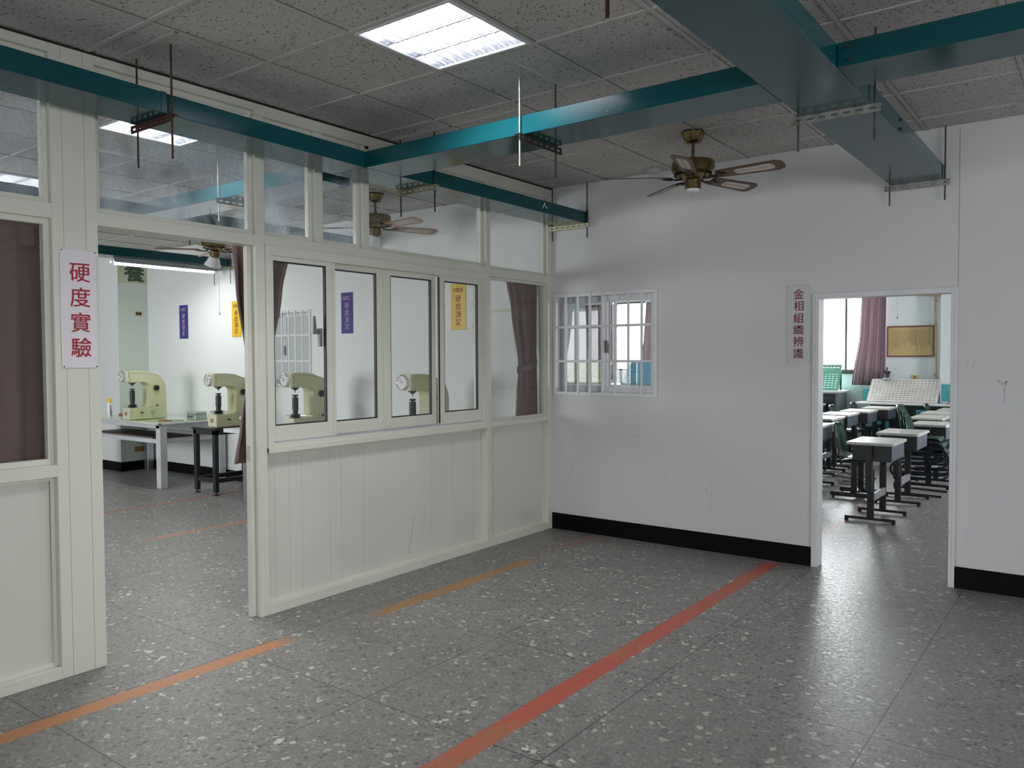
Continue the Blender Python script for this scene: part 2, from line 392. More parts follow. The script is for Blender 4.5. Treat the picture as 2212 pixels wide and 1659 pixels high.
# ------------------------------------------------------------------ writing
def write(chars, material, parent, plane, off, ex=.0012, bold=0.0, name='lettering', font_w=1.0):
    """chars: list of (text, u, z, size); plane 'x+' faces +X (u is y), 'y-' faces -Y (u is x); off: plane coordinate"""
    bm = bmesh.new()
    for tx, u, z, size in chars:
        cu = bpy.data.curves.new('t', 'FONT'); cu.body = tx; cu.size = size; cu.align_x = 'CENTER'; cu.align_y = 'CENTER'
        cu.extrude = ex; cu.offset = bold; cu.resolution_u = 2
        ob = bpy.data.objects.new('t', cu); COL.objects.link(ob)
        bpy.context.view_layer.update()
        me = bpy.data.meshes.new_from_object(ob.evaluated_get(bpy.context.evaluated_depsgraph_get()))
        if plane == 'x+': M = Matrix(((0, 0, 1, off), (1, 0, 0, u), (0, 1, 0, z), (0, 0, 0, 1)))
        else: M = Matrix(((1, 0, 0, u), (0, 0, -1, off), (0, 1, 0, z), (0, 0, 0, 1)))
        if font_w != 1.0: M = M @ Matrix.Diagonal((font_w, 1, 1, 1))
        if me.vertices:
            xs = [v.co for v in me.vertices]
            cx = (min(v.x for v in xs)+max(v.x for v in xs))/2; cyy = (min(v.y for v in xs)+max(v.y for v in xs))/2
            me.transform(M @ Matrix.Translation((-cx, -cyy, 0)))
            bm.from_mesh(me)
        bpy.data.objects.remove(ob); bpy.data.curves.remove(cu); bpy.data.meshes.remove(me)
    me = bpy.data.meshes.new(name); bm.to_mesh(me); bm.free(); me.materials.append(material)
    o = bpy.data.objects.new(name, me); COL.objects.link(o); o.parent = parent; return o

# ------------------------------------------------------------------ room shell
HC = 3.124
def slab(ax, us, vs, holes, t0, t1):
    """wall/ceiling slab normal to ax with rectangular holes [(u0,u1,v0,v1)]; outer surfaces only"""
    mb = MB()
    U = sorted(set(us+[h[i] for h in holes for i in (0, 1)])); V = sorted(set(vs+[h[i] for h in holes for i in (2, 3)]))
    def P(u, v, t): return mb.V({'x': (t, u, v), 'y': (u, t, v), 'z': (u, v, t)}[ax])
    def solid(i, j):
        if not (0 <= i < len(U)-1 and 0 <= j < len(V)-1): return False
        cu, cv = (U[i]+U[i+1])/2, (V[j]+V[j+1])/2
        return not any(h[0] < cu < h[1] and h[2] < cv < h[3] for h in holes)
    for i in range(len(U)-1):
        for j in range(len(V)-1):
            if not solid(i, j): continue
            u0, u1, v0, v1 = U[i], U[i+1], V[j], V[j+1]
            for t in (t0, t1): mb.F([P(u0, v0, t), P(u1, v0, t), P(u1, v1, t), P(u0, v1, t)])
            for (di, dj, a, b) in ((-1, 0, (u0, v0), (u0, v1)), (1, 0, (u1, v0), (u1, v1)), (0, -1, (u0, v0), (u1, v0)), (0, 1, (u0, v1), (u1, v1))):
                if not solid(i+di, j+dj): mb.F([P(*a, t0), P(*b, t0), P(*b, t1), P(*a, t1)])
    return mb
struct(slab('z', [-9, 8], [-10, 9.2], [], -.1, 0).build('floor', TERR))
LH = [(1.222, 1.826, -3.506, -2.887), (-1.290, -.686, -3.506, -2.887), (-3.802, -3.198, -3.506, -2.887)]
struct(slab('z', [-9, 8], [-10, 9.2], LH, HC+.003, HC+.12).build('ceiling', TILE))
g = MB()
k = -17
while 1.21+.628*k < 8:
    x = 1.21+.628*k; k += 1
    if x < -9: continue
    g.box(x-.012, x+.012, -10, 9, HC-.002, HC+.004)
k = -12
while -2.875+.643*k < 9:
    y = -2.875+.643*k; k += 1
    if y < -10: continue
    g.box(-9, 8, y-.012, y+.012, HC-.0025, HC+.004)
for y in (-4.02, ): g.box(.02, .58, y-.01, y+.01, HC-.002, HC+.004)
g.box(.02, 1.2, -2.08, -2.06, HC-.002, HC+.004); g.box(1.59, 1.61, -2.87, -2.235, HC-.002, HC+.004)
struct(g.build('trim_1', TBAR))
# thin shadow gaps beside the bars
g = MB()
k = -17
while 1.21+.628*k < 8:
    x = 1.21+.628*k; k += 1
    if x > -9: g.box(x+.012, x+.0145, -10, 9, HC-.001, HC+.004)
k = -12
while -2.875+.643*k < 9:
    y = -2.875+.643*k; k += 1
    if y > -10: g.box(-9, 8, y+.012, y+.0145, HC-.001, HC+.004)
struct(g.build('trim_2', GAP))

# wall between hall / lab and the classroom
WB = slab('y', [-9, 8], [0, HC+.01], [(.02, 1.05, 1.25, 2.14), (-4.46, -3.43, 1.25, 2.15), (2.385, 3.262, -1, 2.01)], 0, .09)
struct(WB.build('wall_back', WALLM))
g = MB(); g.box(-7.05, -.1, -.004, 0, 0, HC)
# lab side skin of the same wall (lighter colour), with the window left open
struct(slab('y', [-7.05, -.1], [0, HC], [(-4.46, -3.43, 1.25, 2.15)], -.006, 0).build('wall_lab', WALLLAB))
struct(MB().box(-9, -7.05, -.44, 0, 0, HC).build('wall_recess', WALLLAB))
struct(MB().box(-7.05, -7.045, -.44, -.006, 0, HC).build('wall_recess_side', WALLGREEN))
struct(slab('y', [-9, 0], [0, HC+.01], [(-7, -3.4, 1.0, 2.6)], -8.1, -8).build('wall_lab_rear', WALLLAB))
struct(slab('x', [-10, 9.2], [0, HC+.01], [], -9.1, -9).build('wall_lab_left', WALLLAB))
struct(slab('y', [0, 8], [0, HC+.01], [(2.2, 6.2, 1, 2.5)], -10.1, -10).build('wall_front', WALLM))
struct(slab('x', [-10, 0], [0, HC+.01], [(-6.6, -2.6, 1, 2.5)], 8, 8.1).build('wall_right', WALLM))
struct(slab('y', [-9, 8], [0, HC+.01], [(-2.6, .9, 1.3, 2.75), (-4.42, -3.5, 1.3, 2.75)], 9, 9.1).build('wall_classroom_far', WALLCLS))
struct(MB().box(1.885, 2.5, 8.55, 9, 0, HC).build('wall_classroom_pier', WALLCLS))
struct(slab('x', [.09, 9], [0, HC+.01], [(3.6, 5.4, 1, 2.6)], 5.6, 5.7).build('wall_classroom_right', WALLCLS))  # side opening cut for the added fill light

# black skirting
struct(MB().box(.0, 2.345, -.014, 0, 0, .146).build('baseboard_back', BASEB, bev=.002))
struct(MB().box(3.295, 8, -.014, 0, 0, .146).build('baseboard_right', BASEB, bev=.002))
struct(MB().box(-7.05, -.12, -.018, -.006, 0, .13).box(-7.045, -7.033, -.44, -.018, 0, .13).box(-9, -7.033, -.452, -.44, 0, .13).build('baseboard_lab', BASEB))

# ------------------------------------------------------------------ cream partition
part = struct(bpy.data.objects.new('wall_partition', None)); COL.objects.link(part)
XF, XB, XG = 0.0, -.1, -.05
HL = 3.068
def post(y0, y1, z0=0, z1=3.044, x0=XB, x1=XF, name='post'):
    return MB().box(x0, x1, y0, y1, z0, z1).build(name, CREAM, part, bev=.002)
def rail(y0, y1, z0, z1, x0=XB, x1=XF):
    return MB().box(x0, x1, y0, y1, z0, z1).build('rail', CREAM, part, bev=.002)
# broad flush pillar left of the doorway
MB().box(XB-.02, XF, -4.345, -4.125, 0, HC).build('broad_post', CREAM, part, bev=.002)
MB().box(XF-.001, XF+.0008, -4.292, -4.290, 0, HC).box(XF-.001, XF+.0008, -4.186, -4.184, 0, HC).build('seam', SEAM, part)
for y0, y1, z0 in ((-9, -4.345, HL), (-4.125, -3.19, HL), (-3.19, -2.3, 3.045), (-2.3, 0, 3.022)): MB().box(XB, XF, y0, y1, z0, HC).build('header', CREAM, part, bev=.001)
MB().box(XF, XF+.003, -9, 0, HC-.012, HC-.001).build('shadow_gap', BLACK, part)
post(-3.188, -3.125); post(-.975, -.912, 0, 3.02); post(-.07, 0, 0, 3.02)
post(-2.735, -2.672, 2.335, 3.044); post(-2.325, -2.263, 2.335, 3.044)
MB().box(XB+.01, XB+.05, -3.215, -3.188, 0, 2.262).build('door_stop', CREAM, part, bev=.002)
MB().box(XB+.02, XB+.05, -3.217, -3.2155, .96, 1.05).build('strike_plate', GALV, part, bev=.001)
# rails
rail(-9, -4.345, 2.268, 2.342); rail(-4.125, -3.188, 2.262, 2.328)
rail(-3.125, -.975, 2.274, 2.335); rail(-.912, -.07, 2.258, 2.322)
rail(-9, -4.345, 1.005, 1.066); rail(-.912, -.07, 1.0, 1.045)
rail(-9, -4.345, 0, .06); rail(-3.125, -.975, 0, .06); rail(-.912, -.07, 0, .06)
# glazing beads + dusty transom panes
def pane(y0, y1, z0, z1, m, nm='transom_pane', bead=.028):
    MB().frame('x', y0, y1, z0, z1, XG-.018, XG+.018, bead).build('glazing_bead', CREAM, part, bev=.0015)
    MB().box(XG-.003, XG+.003, y0+bead-.004, y1-bead+.004, z0+bead-.004, z1-bead+.004).build(nm, m, part)
for y0, y1, z0, z9 in ((-4.125, -3.188, 2.328, HL), (-3.125, -2.735, 2.335, 3.045), (-2.672, -2.325, 2.335, 3.045), (-2.263, -.975, 2.335, 3.022), (-.912, -.07, 2.322, 3.022)):
    pane(y0, y1, z0, z9, GLASSD if y0 < -2.3 else GLASSH)
for y0, y1 in ((-5.62, -4.345), (-7.0, -5.69)):
    pane(y0, y1, 2.342, HL, GLASSD); pane(y0, y1, 1.066, 2.268, GLASS, 'window_pane')
post(-5.69, -5.62, 0, HL-.001); post(-7.2, -7.0, 0, HL-.001)
MB().box(XB, XF, -8, -7.2, 0, 3.02).build('broad_post', CREAM, part)
pane(-.912, -.07, 1.045, 2.258, GLASS, 'window_pane', .022)
# recessed infill panels with joints
def infill(y0, y1, z0, z1, seams):
    p_ = MB().box(XG-.02, XG, y0, y1, z0, z1).build('infill_panel', PANEL, part)
    MB().frame('x', y0, y1, z0, z1, XG, XG+.012, .02).build('panel_bead', CREAM, part, bev=.001)
    m = MB()
    for y in seams: m.box(XG, XG+.0006, y-.0007, y+.0007, z0+.02, z1-.02)
    if seams: m.build('seam', SEAM, part)
infill(-3.125, -.975, .06, 1.0, (-3.04, -2.93, -2.83, -2.6, -2.5, -2.3, -1.6, -1.35, -1.1))
infill(-.912, -.07, .06, 1.0, ()); infill(-5.62, -4.345, .06, 1.005, (-5.0, -4.62)); infill(-7.0, -5.69, .06, 1.005, (-6.3,))
MB().prism([(-1.86, .12), (-1.853, .12), (-1.79, .40), (-1.795, .40)], 'x', XG, XG+.0008).prism([(-1.69, .33), (-1.686, .33), (-1.66, .46), (-1.664, .46)], 'x', XG, XG+.0008).build('scratch', SEAM, part)

# sliding window 1 in the partition
win1 = struct(bpy.data.objects.new('window_1', None)); COL.objects.link(win1)
MB().frame('x', -3.125, -.975, 1.0, 2.274, XB, .012, .038, .06).box(XB, .02, -3.125, -.975, 1.0, 1.035).build('window_frame', CREAM, win1, bev=.002)
MB().box(-.03, -.026, -3.087, -1.013, 1.06, 1.075).box(-.058, -.054, -3.087, -1.013, 1.06, 1.075).box(-.004, 0, -3.087, -1.013, 1.06, 1.07).build('sill_track', GREYFR, win1)
def sash(y0, y1, z0, z1, x0, x1, g0, g1, gz0, gz1, handle=None):
    m = MB(); m.box(x0, x1, y0, g0, z0, z1).box(x0, x1, g1, y1, z0, z1).box(x0, x1, g0, g1, z0, gz0).box(x0, x1, g0, g1, gz1, z1)
    s_ = m.build('sash', CREAM, win1, bev=.0025)
    MB().frame('x', g0, g1, gz0, gz1, x0+.003, x1-.002, .007).build('gasket', BLACK, s_)
    xm = (x0+x1)/2
    MB().box(xm-.0025, xm+.0025, g0+.004, g1-.004, gz0+.004, gz1-.004).build('glass_pane', GLASS, s_)
    MB().box(x1, x1+.0008, y1-.028, y1-.0265, z0+.002, z1-.002).build('stile_groove', SEAM, s_)
    if handle:
        h = MB(); h.box(xm-.02-.02, xm-.012, handle-.012, handle+.012, 1.66, 1.78)
        h.prism([(handle-.012, 1.74), (handle-.05, 1.74), (handle-.045, 1.86), (handle-.03, 1.86), (handle-.022, 1.78), (handle-.004, 1.76)], 'x', xm-.045, xm-.03)
        h.build('latch', GREYP, s_, bev=.003)
    return s_
sash(-3.083, -2.572, 1.068, 2.216, -.03, -.002, -3.063, -2.65, 1.165, 2.185, handle=-2.672)
sash(-2.60, -2.085, 1.062, 2.214, -.062, -.034, -2.562, -2.17, 1.157, 2.178)
sash(-2.085, -1.552, 1.062, 2.214, -.062, -.034, -2.035, -1.6, 1.15, 2.176)
sash(-1.545, -1.01, 1.068, 2.216, -.03, -.002, -1.49, -1.078, 1.16, 2.175)
MB().box(-.006, .001, -1.556, -1.546, 1.08, 2.2).build('interlock_strip', BLACK, win1)

# ------------------------------------------------------------------ grilled windows (2 in the hall, 3 in the lab)
def grilled(n, x0, x1, z0, z1, yf):
    r = struct(bpy.data.objects.new('window_%d' % n, None)); COL.objects.link(r)
    MB().frame('y', x0, x1, z0, z1, yf-.012, yf+.085, .028, .03).build('window_frame', WHITEFR, r, bev=.002)
    xm = (x0+x1)/2
    for (a, b, ya, yb, m_) in ((x0+.028, xm+.03, yf+.055, yf+.08, GREYFR), (xm-.02, x1-.028, yf+.022, yf+.05, WHITEFR)):
        s_ = MB().frame('y', a, b, z0+.032, z1-.032, ya, yb, .045, .05).build('sash', m_, r, bev=.002)
        MB().box(a+.043, b-.043, (ya+yb)/2-.002, (ya+yb)/2+.002, z0+.08, z1-.08).build('glass_pane', GLASSH, s_)
    MB().box(xm+.008, xm+.03, yf+.004, yf+.02, (z0+z1)/2-.08, (z0+z1)/2+.03).prism([(xm+.02, (z0+z1)/2-.05), (xm+.05, (z0+z1)/2-.09), (xm+.055, (z0+z1)/2-.02), (xm+.03, (z0+z1)/2+.04)], 'y', yf-.0, yf+.012).build('latch', GREYP, r, bev=.002)
    for i in range(1, 8):
        xx = x0+.012+(x1-x0-.024)*i/8
        MB().box(xx-.01, xx+.01, yf-.022, yf-.008, z0+.004, z1-.004).build('grille_bar', WHITEFR, r, bev=.002)
    for zz in (z0+.30*1.02, z0+.61*1.01):
        MB().box(x0+.004, x1-.004, yf-.018, yf-.006, zz-.011, zz+.011).build('grille_bar', WHITEFR, r, bev=.002)
    return r
grilled(2, .02, 1.065, 1.24, 2.155, 0)
grilled(3, -4.475, -3.415, 1.245, 2.165, -.006)

def scuff(pts, y=-.0006, r_=.004):
    m = MB()
    for a, b in zip(pts, pts[1:]):
        dx, dz = b[0]-a[0], b[1]-a[1]; L_ = math.hypot(dx, dz) or 1; nx_, nz_ = -dz/L_*r_, dx/L_*r_
        m.F([m.V((a[0]-nx_, y, a[1]-nz_)), m.V((b[0]-nx_*.4, y, b[1]-nz_*.4)), m.V((b[0]+nx_*.4, y, b[1]+nz_*.4)), m.V((a[0]+nx_, y, a[1]+nz_))])
    return m
SCF = mat('wall_scuff', (.5, .5, .52), .7)
wb = bpy.data.objects['wall_back']
for k_, pts in enumerate(([(.17, .60), (.20, .62), (.215, .57), (.19, .50), (.16, .47)], [(.46, .42), (.5, .44)], [(1.13, .62), (1.16, .52), (1.10, .40), (1.14, .36)], [(1.5, .48), (1.54, .56), (1.56, .50), (1.52, .38), (1.57, .34)],
    [(3.36, 1.55), (3.35, 1.50)], [(3.40, 1.55), (3.385, 1.49)], [(3.53, 1.42), (3.56, 1.39), (3.585, 1.41), (3.57, 1.36), (3.575, 1.27)], [(3.36, .38), (3.375, .36), (3.36, .34)], [(2.20, .30), (2.26, .27), (2.29, .28)], [(1.93, .21), (1.95, .27), (1.99, .25)], [(.8, .9), (.9, .895)], [(2.27, 1.32), (2.31, 1.315)])):
    scuff(pts, r_=.0024 if k_ != 6 else .006).build('scuff_mark', SCF, wb)
# doorway frame to the classroom
d = struct(bpy.data.objects.new('door_1', None)); COL.objects.link(d)
MB().box(2.345, 2.390, -.02, .11, 0, 2.045).build('door_jamb', WHITEFR, d, bev=.003)
MB().box(3.258, 3.297, -.02, .11, 0, 2.045).build('door_jamb', WHITEFR, d, bev=.003)
MB().box(2.390, 3.258, -.02, .11, 2.005, 2.045).build('door_head', WHITEFR, d, bev=.003)
MB().box(2.364, 2.3655, -.0208, -.019, 0, 2.03).box(3.277, 3.2785, -.0208, -.019, 0, 2.03).box(3.296, 3.298, -.003, -.0, 2.045, 3.1).build('frame_groove', SEAM, d)
# classroom windows
wc = struct(bpy.data.objects.new('window_4', None)); COL.objects.link(wc)
MB().frame('y', -2.6, .9, 1.3, 2.75, 9.0, 9.08, .04).build('window_frame', WINFR, wc)
for xx in (-1.7, -.85, .30): MB().box(xx-.018, xx+.018, 9.01, 9.06, 1.34, 2.71).build('mullion', WINFR, wc)
MB().box(-2.56, .86, 9.035, 9.04, 1.34, 2.71).build('glass_pane', GLASS, wc)
MB().box(-2.7, 1.0, 8.95, 9.02, 1.262, 1.3).build('window_sill', WOODB, wc)
wc = struct(bpy.data.objects.new('window_5', None)); COL.objects.link(wc)
MB().frame('y', -4.42, -3.5, 1.3, 2.75, 9.0, 9.08, .035).build('window_frame', WINFR, wc)
MB().box(-4.4, -3.52, 9.035, 9.04, 1.33, 2.72).build('glass_pane', GLASS, wc)

# ------------------------------------------------------------------ teal cable ducts and their hangers
ZB, ZT = 2.768, 2.868
def duct_section(parent, x0, x1, y0, y1, lid=True, zb=ZB, tilt=0):
    if tilt:
        z = lambda y: zb+tilt*max(0, -2.66-y)
        return MB().prism([(y0, z(y0)), (y1, z(y1)), (y1, z(y1)+.1), (y0, z(y0)+.1)], 'x', x0, x1).build('duct_section', TEAL, parent, bev=.0025)
    return MB().box(x0, x1, y0, y1, zb, zb+.1).build('duct_section', TEAL, parent, bev=.0025)
t = thing('cable_duct', 'teal cable duct running overhead beside the cream partition to the white wall', 'cable duct')
duct_section(t, .095, .40, -9, -3.985, tilt=.014); duct_section(t, .09, .393, -3.98, -2.662, tilt=.014); duct_section(t, .085, .39, -2.66, -.955); duct_section(t, .085, .385, -.95, -.004)
MB().box(.088, .403, -4.0, -3.975, ZB+.0185, ZB+.121).build('joint_strip', TEAL, t, bev=.001)
MB().box(.383, .392, -.03, -.006, ZB, ZB+.115).build('end_clip', BLACKM, t)
MB().tube([(.3925, -.72, 2.80), (.3925, -.70, 2.83), (.3925, -.69, 2.85), (.3925, -.68, 2.82), (.3925, -.655, 2.805)], .003, 5).build('chalk_mark', WHITEM, t)
t = thing('cable_duct', 'teal cable duct crossing under the ceiling from partition duct to the lower wide duct', 'cable duct')
duct_section(t, .392, 2.878, -2.66, -2.345)
t = thing('cable_duct', 'broad teal cable duct running toward the camera above the doorway side', 'cable duct')
duct_section(t, 2.88, 3.205, -9, -2.0); duct_section(t, 2.88, 3.205, -1.997, -.004)
for z in (2.845, 2.795): MB().cyl((3.203, -1.42, z), (3.212, -1.42, z), .009, 8).build('bolt', DARKST, t)
t = thing('cable_duct', 'teal cable duct branching off to the right edge of the picture, under ceiling tiles', 'cable duct')
duct_section(t, 3.207, 7.9, -2.66, -2.36)
for x, z in ((3.25, 2.845), (3.26, 2.79)): MB().cyl((x, -2.66, z), (x, -2.668, z), .008, 8).build('bolt', DARKST, t)
t = thing('cable_duct', 'teal cable duct seen through the transoms, running along the lab to its wall', 'cable duct')
duct_section(t, -2.6, -2.29, -7.9, -2.662); duct_section(t, -2.6, -2.29, -2.66, -.01)
t = thing('cable_duct', 'bright teal cable duct crossing behind the dusty transom panes toward the partition', 'cable duct')
duct_section(t, -2.288, -.102, -2.66, -2.345)
t = thing('cable_duct', 'teal cable duct above the lit tube lamp in the lab', 'cable duct')
duct_section(t, -5.29, -4.975, -7.9, -1.6); duct_section(t, -5.29, -4.975, -1.597, -.01)

def hanger(label, c, ax, half, m_br, m_rod, m_rod2=None, zend=2.60, slots=7, lean=0.0, face=-1, dz=0.0):
    """c: centre (x,y); ax: direction of the bracket; rods at +-half; angle bracket under the duct"""
    t = thing('duct_hanger', label, 'duct hanger', (c[0], c[1], 0))
    Rm = Matrix.Rotation(R(90) if ax == 'y' else 0, 4, 'Z')
    ztop = ZB-.001+dz; L = 2*half+.06
    m = MB(Rm)
    m.plate((-L/2, -.012*face*-1-.0, ztop-.04), (1, 0, 0), (0, 0, 1), L, .04, .003, slots, 1, .008, .004, .011, .0065)
    m.plate((-L/2, -.012, ztop-.003), (1, 0, 0), (0, 1, 0), L, .036, .003, slots, 1, .008, .004, .011, .0065)
    m.build('angle_bracket', m_br, t)
    for sgn in (-1, 1):
        mr = MB(Rm); mr.cyl((sgn*half+lean*sgn, .006, HC+.002), (sgn*half, .006, zend), .0052, 8)
        r_ = mr.build('threaded_rod', (m_rod2 or m_rod) if sgn > 0 else m_rod, t, smooth=40)
        mn = MB(Rm); mn.cyl((sgn*half, .006, ztop-.016), (sgn*half, .006, ztop-.004), .0095, 6)
        mn.build('nut', m_br, r_)
    return t
hanger('rusty hanger bracket under the left part of the partition duct, on two rods', (.2466, -3.957), 'x', .1625, RUST, RUST, RUST, 2.57, dz=.016)
hanger('slotted hanger with bright left rod under the crossing duct, below the big ceiling light', (1.60, -2.50), 'y', .172, DARKST, GALV, RODM, 2.60)
hanger('olive slotted hanger at the corner where two teal ducts meet, above the transoms', (.237, -2.035), 'x', .162, mat('olive_galvanised', (.2, .19, .1), .5, .4), RODDK, RODDK, 2.585)
hanger('pale hanger in the corner where partition meets white wall', (.215, -.045), 'x', .185, mat('yellowed_galvanised', (.5, .49, .33), .5, .4), RODDK, RODDK, 2.64)
hanger('slotted hanger under the broad duct near where the ducts cross', (3.04, -2.06), 'x', .178, GALV, RODM, RODM, 2.60, face=-1)
hanger('slotted hanger holding the broad duct end against the white wall', (3.042, -.045), 'x', .172, GALV, RODM, RODM, 2.63, slots=8)
hanger('slotted hanger under the lab duct seen through the dusty transom over the doorway', (-1.16, -2.50), 'y', .172, DARKST, GALV, RODM, 2.60)
hanger('small hanger on the lab wall at the end of the duct with the tube lamp', (-5.13, -.05), 'x', .18, mat('lab_galvanised', (.42, .44, .3), .4, .4), RODM, RODM, 2.55)
hanger('rod hanger halfway along the lab duct over the tube lamp', (-5.13, -1.75), 'x', .18, GALV, RODM, RODM, 2.6)
hanger('dark hanger beside the fan behind the transom panes', (-2.445, -2.035), 'x', .165, DARKST, RODDK, RODDK, 2.62)
tag(MB().cyl((2.591, -3.471, HC+.003), (2.591, -3.471, 2.86), .0085, 10).build('threaded_rod', RUST, smooth=40), 'rusty leftover rod hanging from the ceiling at the top edge of the picture', 'rod')

# ------------------------------------------------------------------ louvred ceiling lights
def troffer(label, cx, cyc):
    t = thing('ceiling_light', label, 'ceiling light', (cx, cyc, HC))
    h = .296
    MB().frame('z', -h-.006, h+.006, -h-.006, h+.006, -.006, .004, .018).build('frame', WHITEM, t, bev=.001)
    MB().box(-h, h, -h, h, .078, .085).frame('z', -h, h, -h, h, .0, .08, .006).build('housing', LOUVRE, t)
    for i in range(3):
        yy = (i-1)*.19
        MB().cyl((-.28, yy, .052), (.28, yy, .052), .013, 12).build('fluorescent_tube', TUBE, t, smooth=40)
    m = MB()
    for i in range(1, 9):
        xx = -h+2*h*i/9
        for j in range(3):
            y0, y1 = -h+2*h*j/3+.014, -h+2*h*(j+1)/3-.014
            m.prism([(xx-.002, 0), (xx+.002, 0), (xx+.012, .03), (xx-.012, .03)], 'y', y0, y1)
    for j in range(1, 3):
        yy = -h+2*h*j/3
        m.prism([(yy-.004, 0), (yy+.004, 0), (yy+.02, .034), (yy-.02, .034)], 'x', -h, h)
    for s_ in (-1, 1):
        yy = s_*h; m.prism([(yy, 0), (yy-s_*.006, 0), (yy-s_*.02, .034), (yy, .034)], 'x', -h, h)
    m.build('louvre', LOUVRE, t)
    return t
l0 = troffer('square louvred fluorescent ceiling light, blazing white, in the hall', 1.524, -3.196)
dup(l0, (-.988, -3.196, HC), 0, 'square louvred ceiling light glimpsed through the transom behind the teal duct')
dup(l0, (-3.5, -3.196, HC), 0, 'unseen square louvred ceiling light added to brighten the lab, behind the broad cream post')

# tube lamp under lab duct
t = thing('tube_lamp', 'long lit fluorescent tube lamp slung under the teal lab duct', 'lamp', (-5.14, -.81, 2.70))
MB().prism([(-.03, .066), (.03, .066), (.045, .04), (.075, .005), (.07, .003), (.035, .03), (-.035, .03), (-.07, .003), (-.075, .005), (-.045, .04)], 'y', -.66, .66).build('reflector', WHITEM, t)
for a_, b_ in ((-.66, -.645), (.645, .66)): MB().box(-.02, .02, a_, b_, -.02, .035).build('lamp_holder', WHITEM, t, bev=.002)
MB().cyl((0, -.645, -.004), (0, .645, -.004), .016, 14).build('fluorescent_tube', TUBE, t, smooth=40)

# ------------------------------------------------------------------ ceiling fans
def fan(label, loc, az0, bladem, shade, cord=0, metal=BRASS):
    t = thing('ceiling_fan', label, 'ceiling fan', loc)
    MB().lathe([(.001, 0), (.074, 0), (.08, -.01), (.076, -.02), (.068, -.04), (.055, -.066), (.036, -.082), (.001, -.082)], n=60, flute=.04, fn=12).build('ceiling_rose', metal, t, smooth=50)
    MB().cyl((0, 0, -.07), (0, 0, -.2), .011, 14).lathe([(.001, -.172), (.02, -.172), (.024, -.185), (.02, -.2), (.001, -.2)], n=16).build('down_rod', metal, t, smooth=50)
    mo = MB().lathe([(.001, -.195), (.1, -.196), (.138, -.204), (.146, -.215), (.146, -.262), (.138, -.27), (.138, -.275), (.125, -.285), (.09, -.318), (.05, -.322), (.001, -.322)], n=44).build('motor_housing', metal, t, smooth=40)
    v = MB()
    for i in range(36):
        M = Matrix.Rotation(2*math.pi*i/36, 4, 'Z'); v.box(.098, .128, -.004, .004, -.3, -.281, M @ Matrix.Rotation(R(0), 4, 'X'))
    v.build('vent_rib', BRASSD, mo)
    MB().lathe([(.001, -.32), (.042, -.32), (.054, -.333), (.054, -.385), (.047, -.392), (.001, -.392)], n=28).build('switch_housing', metal, t, smooth=40)
    if shade:
        M = Matrix.Translation((-.01, 0, -.39)) @ Matrix.Rotation(R(24), 4, 'Y')
        m = MB(M); m.lathe([(.045, .0), (.06, -.02), (.078, -.07), (.095, -.105), (.09, -.105), (.072, -.07), (.054, -.02), (.04, 0)], n=26)
        m.build('glass_shade', FROST, t, smooth=50)
    else:
        MB().lathe([(.001, -.39), (.046, -.39), (.04, -.405), (.012, -.412), (.001, -.412)], n=26).build('bottom_cap', FROST, t, smooth=50)
    n_ = .2 if not cord else cord
    pc = MB().cyl((.0 if not shade else .07, 0, -.385), (.0 if not shade else .07, 0, -.39-(.05 if not cord else cord)), .0014, 6)
    if cord: pc.cyl((.07, 0, -.39-cord-.035), (.07, 0, -.39-cord), .006, 10, .003)
    pc.build('pull_cord', GREYP, t)
    for k in range(5):
        A = Matrix.Rotation(az0+2*math.pi*k/5, 4, 'Z')
        ti = A @ Matrix.Translation((0, 0, -.312)) @ Matrix.Rotation(R(-14), 4, 'X')
        bl = MB(ti).prism([(.17, -.043), (.2, -.052), (.58, -.068), (.625, -.045), (.632, 0), (.625, .045), (.58, .068), (.2, .052), (.17, .043)], 'z', -.003, .003).build('blade', bladem, t, bev=.001)
        st = []
        for q in range(7): a = R(90)+q*math.pi/6; st.append((.335+.03*math.cos(a)*1.3, .034*math.sin(a)))
        for q in range(7): a = R(-90)+q*math.pi/6; st.append((.53+.03*math.cos(a)*1.3, .04*math.sin(a)))
        MB(ti).prism(st, 'z', -.0042, .0042).build('cane_inset', CANE, bl)
        ir = MB(A @ Matrix.Translation((0, 0, -.312)))
        ir.tube([(.07, 0, -.008), (.11, .0, -.016), (.15, 0, -.012), (.18, 0, -.006)], .007, 6)
        for s_ in (-1, 1):
            ir.tube([(.13, 0, -.014), (.15, s_*.03, -.012), (.185, s_*.036, -.008), (.205, s_*.02, -.008), (.19, s_*.006, -.008)], .0045, 5)
        ir.box(.165, .235, -.012, .012, -.009, -.004)
        ir.build('blade_arm', BRASSD, t, smooth=50)
    return t
AZ = YAW
fan('brass ceiling fan with mahogany cane-inset blades hanging before the white wall', (1.808, -.95, HC), AZ+R(178), BLADEW, False)
fan('ceiling fan with white glass shade seen through the transom pane', (-1.425, -.85, HC), AZ+R(-42), BLADEL, True, .3)
fan('brass ceiling fan with glass shade at the top of the open lab doorway', (-3.99, -.88, HC), AZ+R(195), BLADEL, True, .62)

t = thing('smoke_detector', 'small white dome on the ceiling left of the brass fan', 'detector', (1.090, -0.120, HC))
MB().lathe([(.001, 0), (.06, 0), (.06, -.012), (.05, -.03), (.03, -.038), (.001, -.04)], n=24).build('dome', TBAR, t, smooth=40)
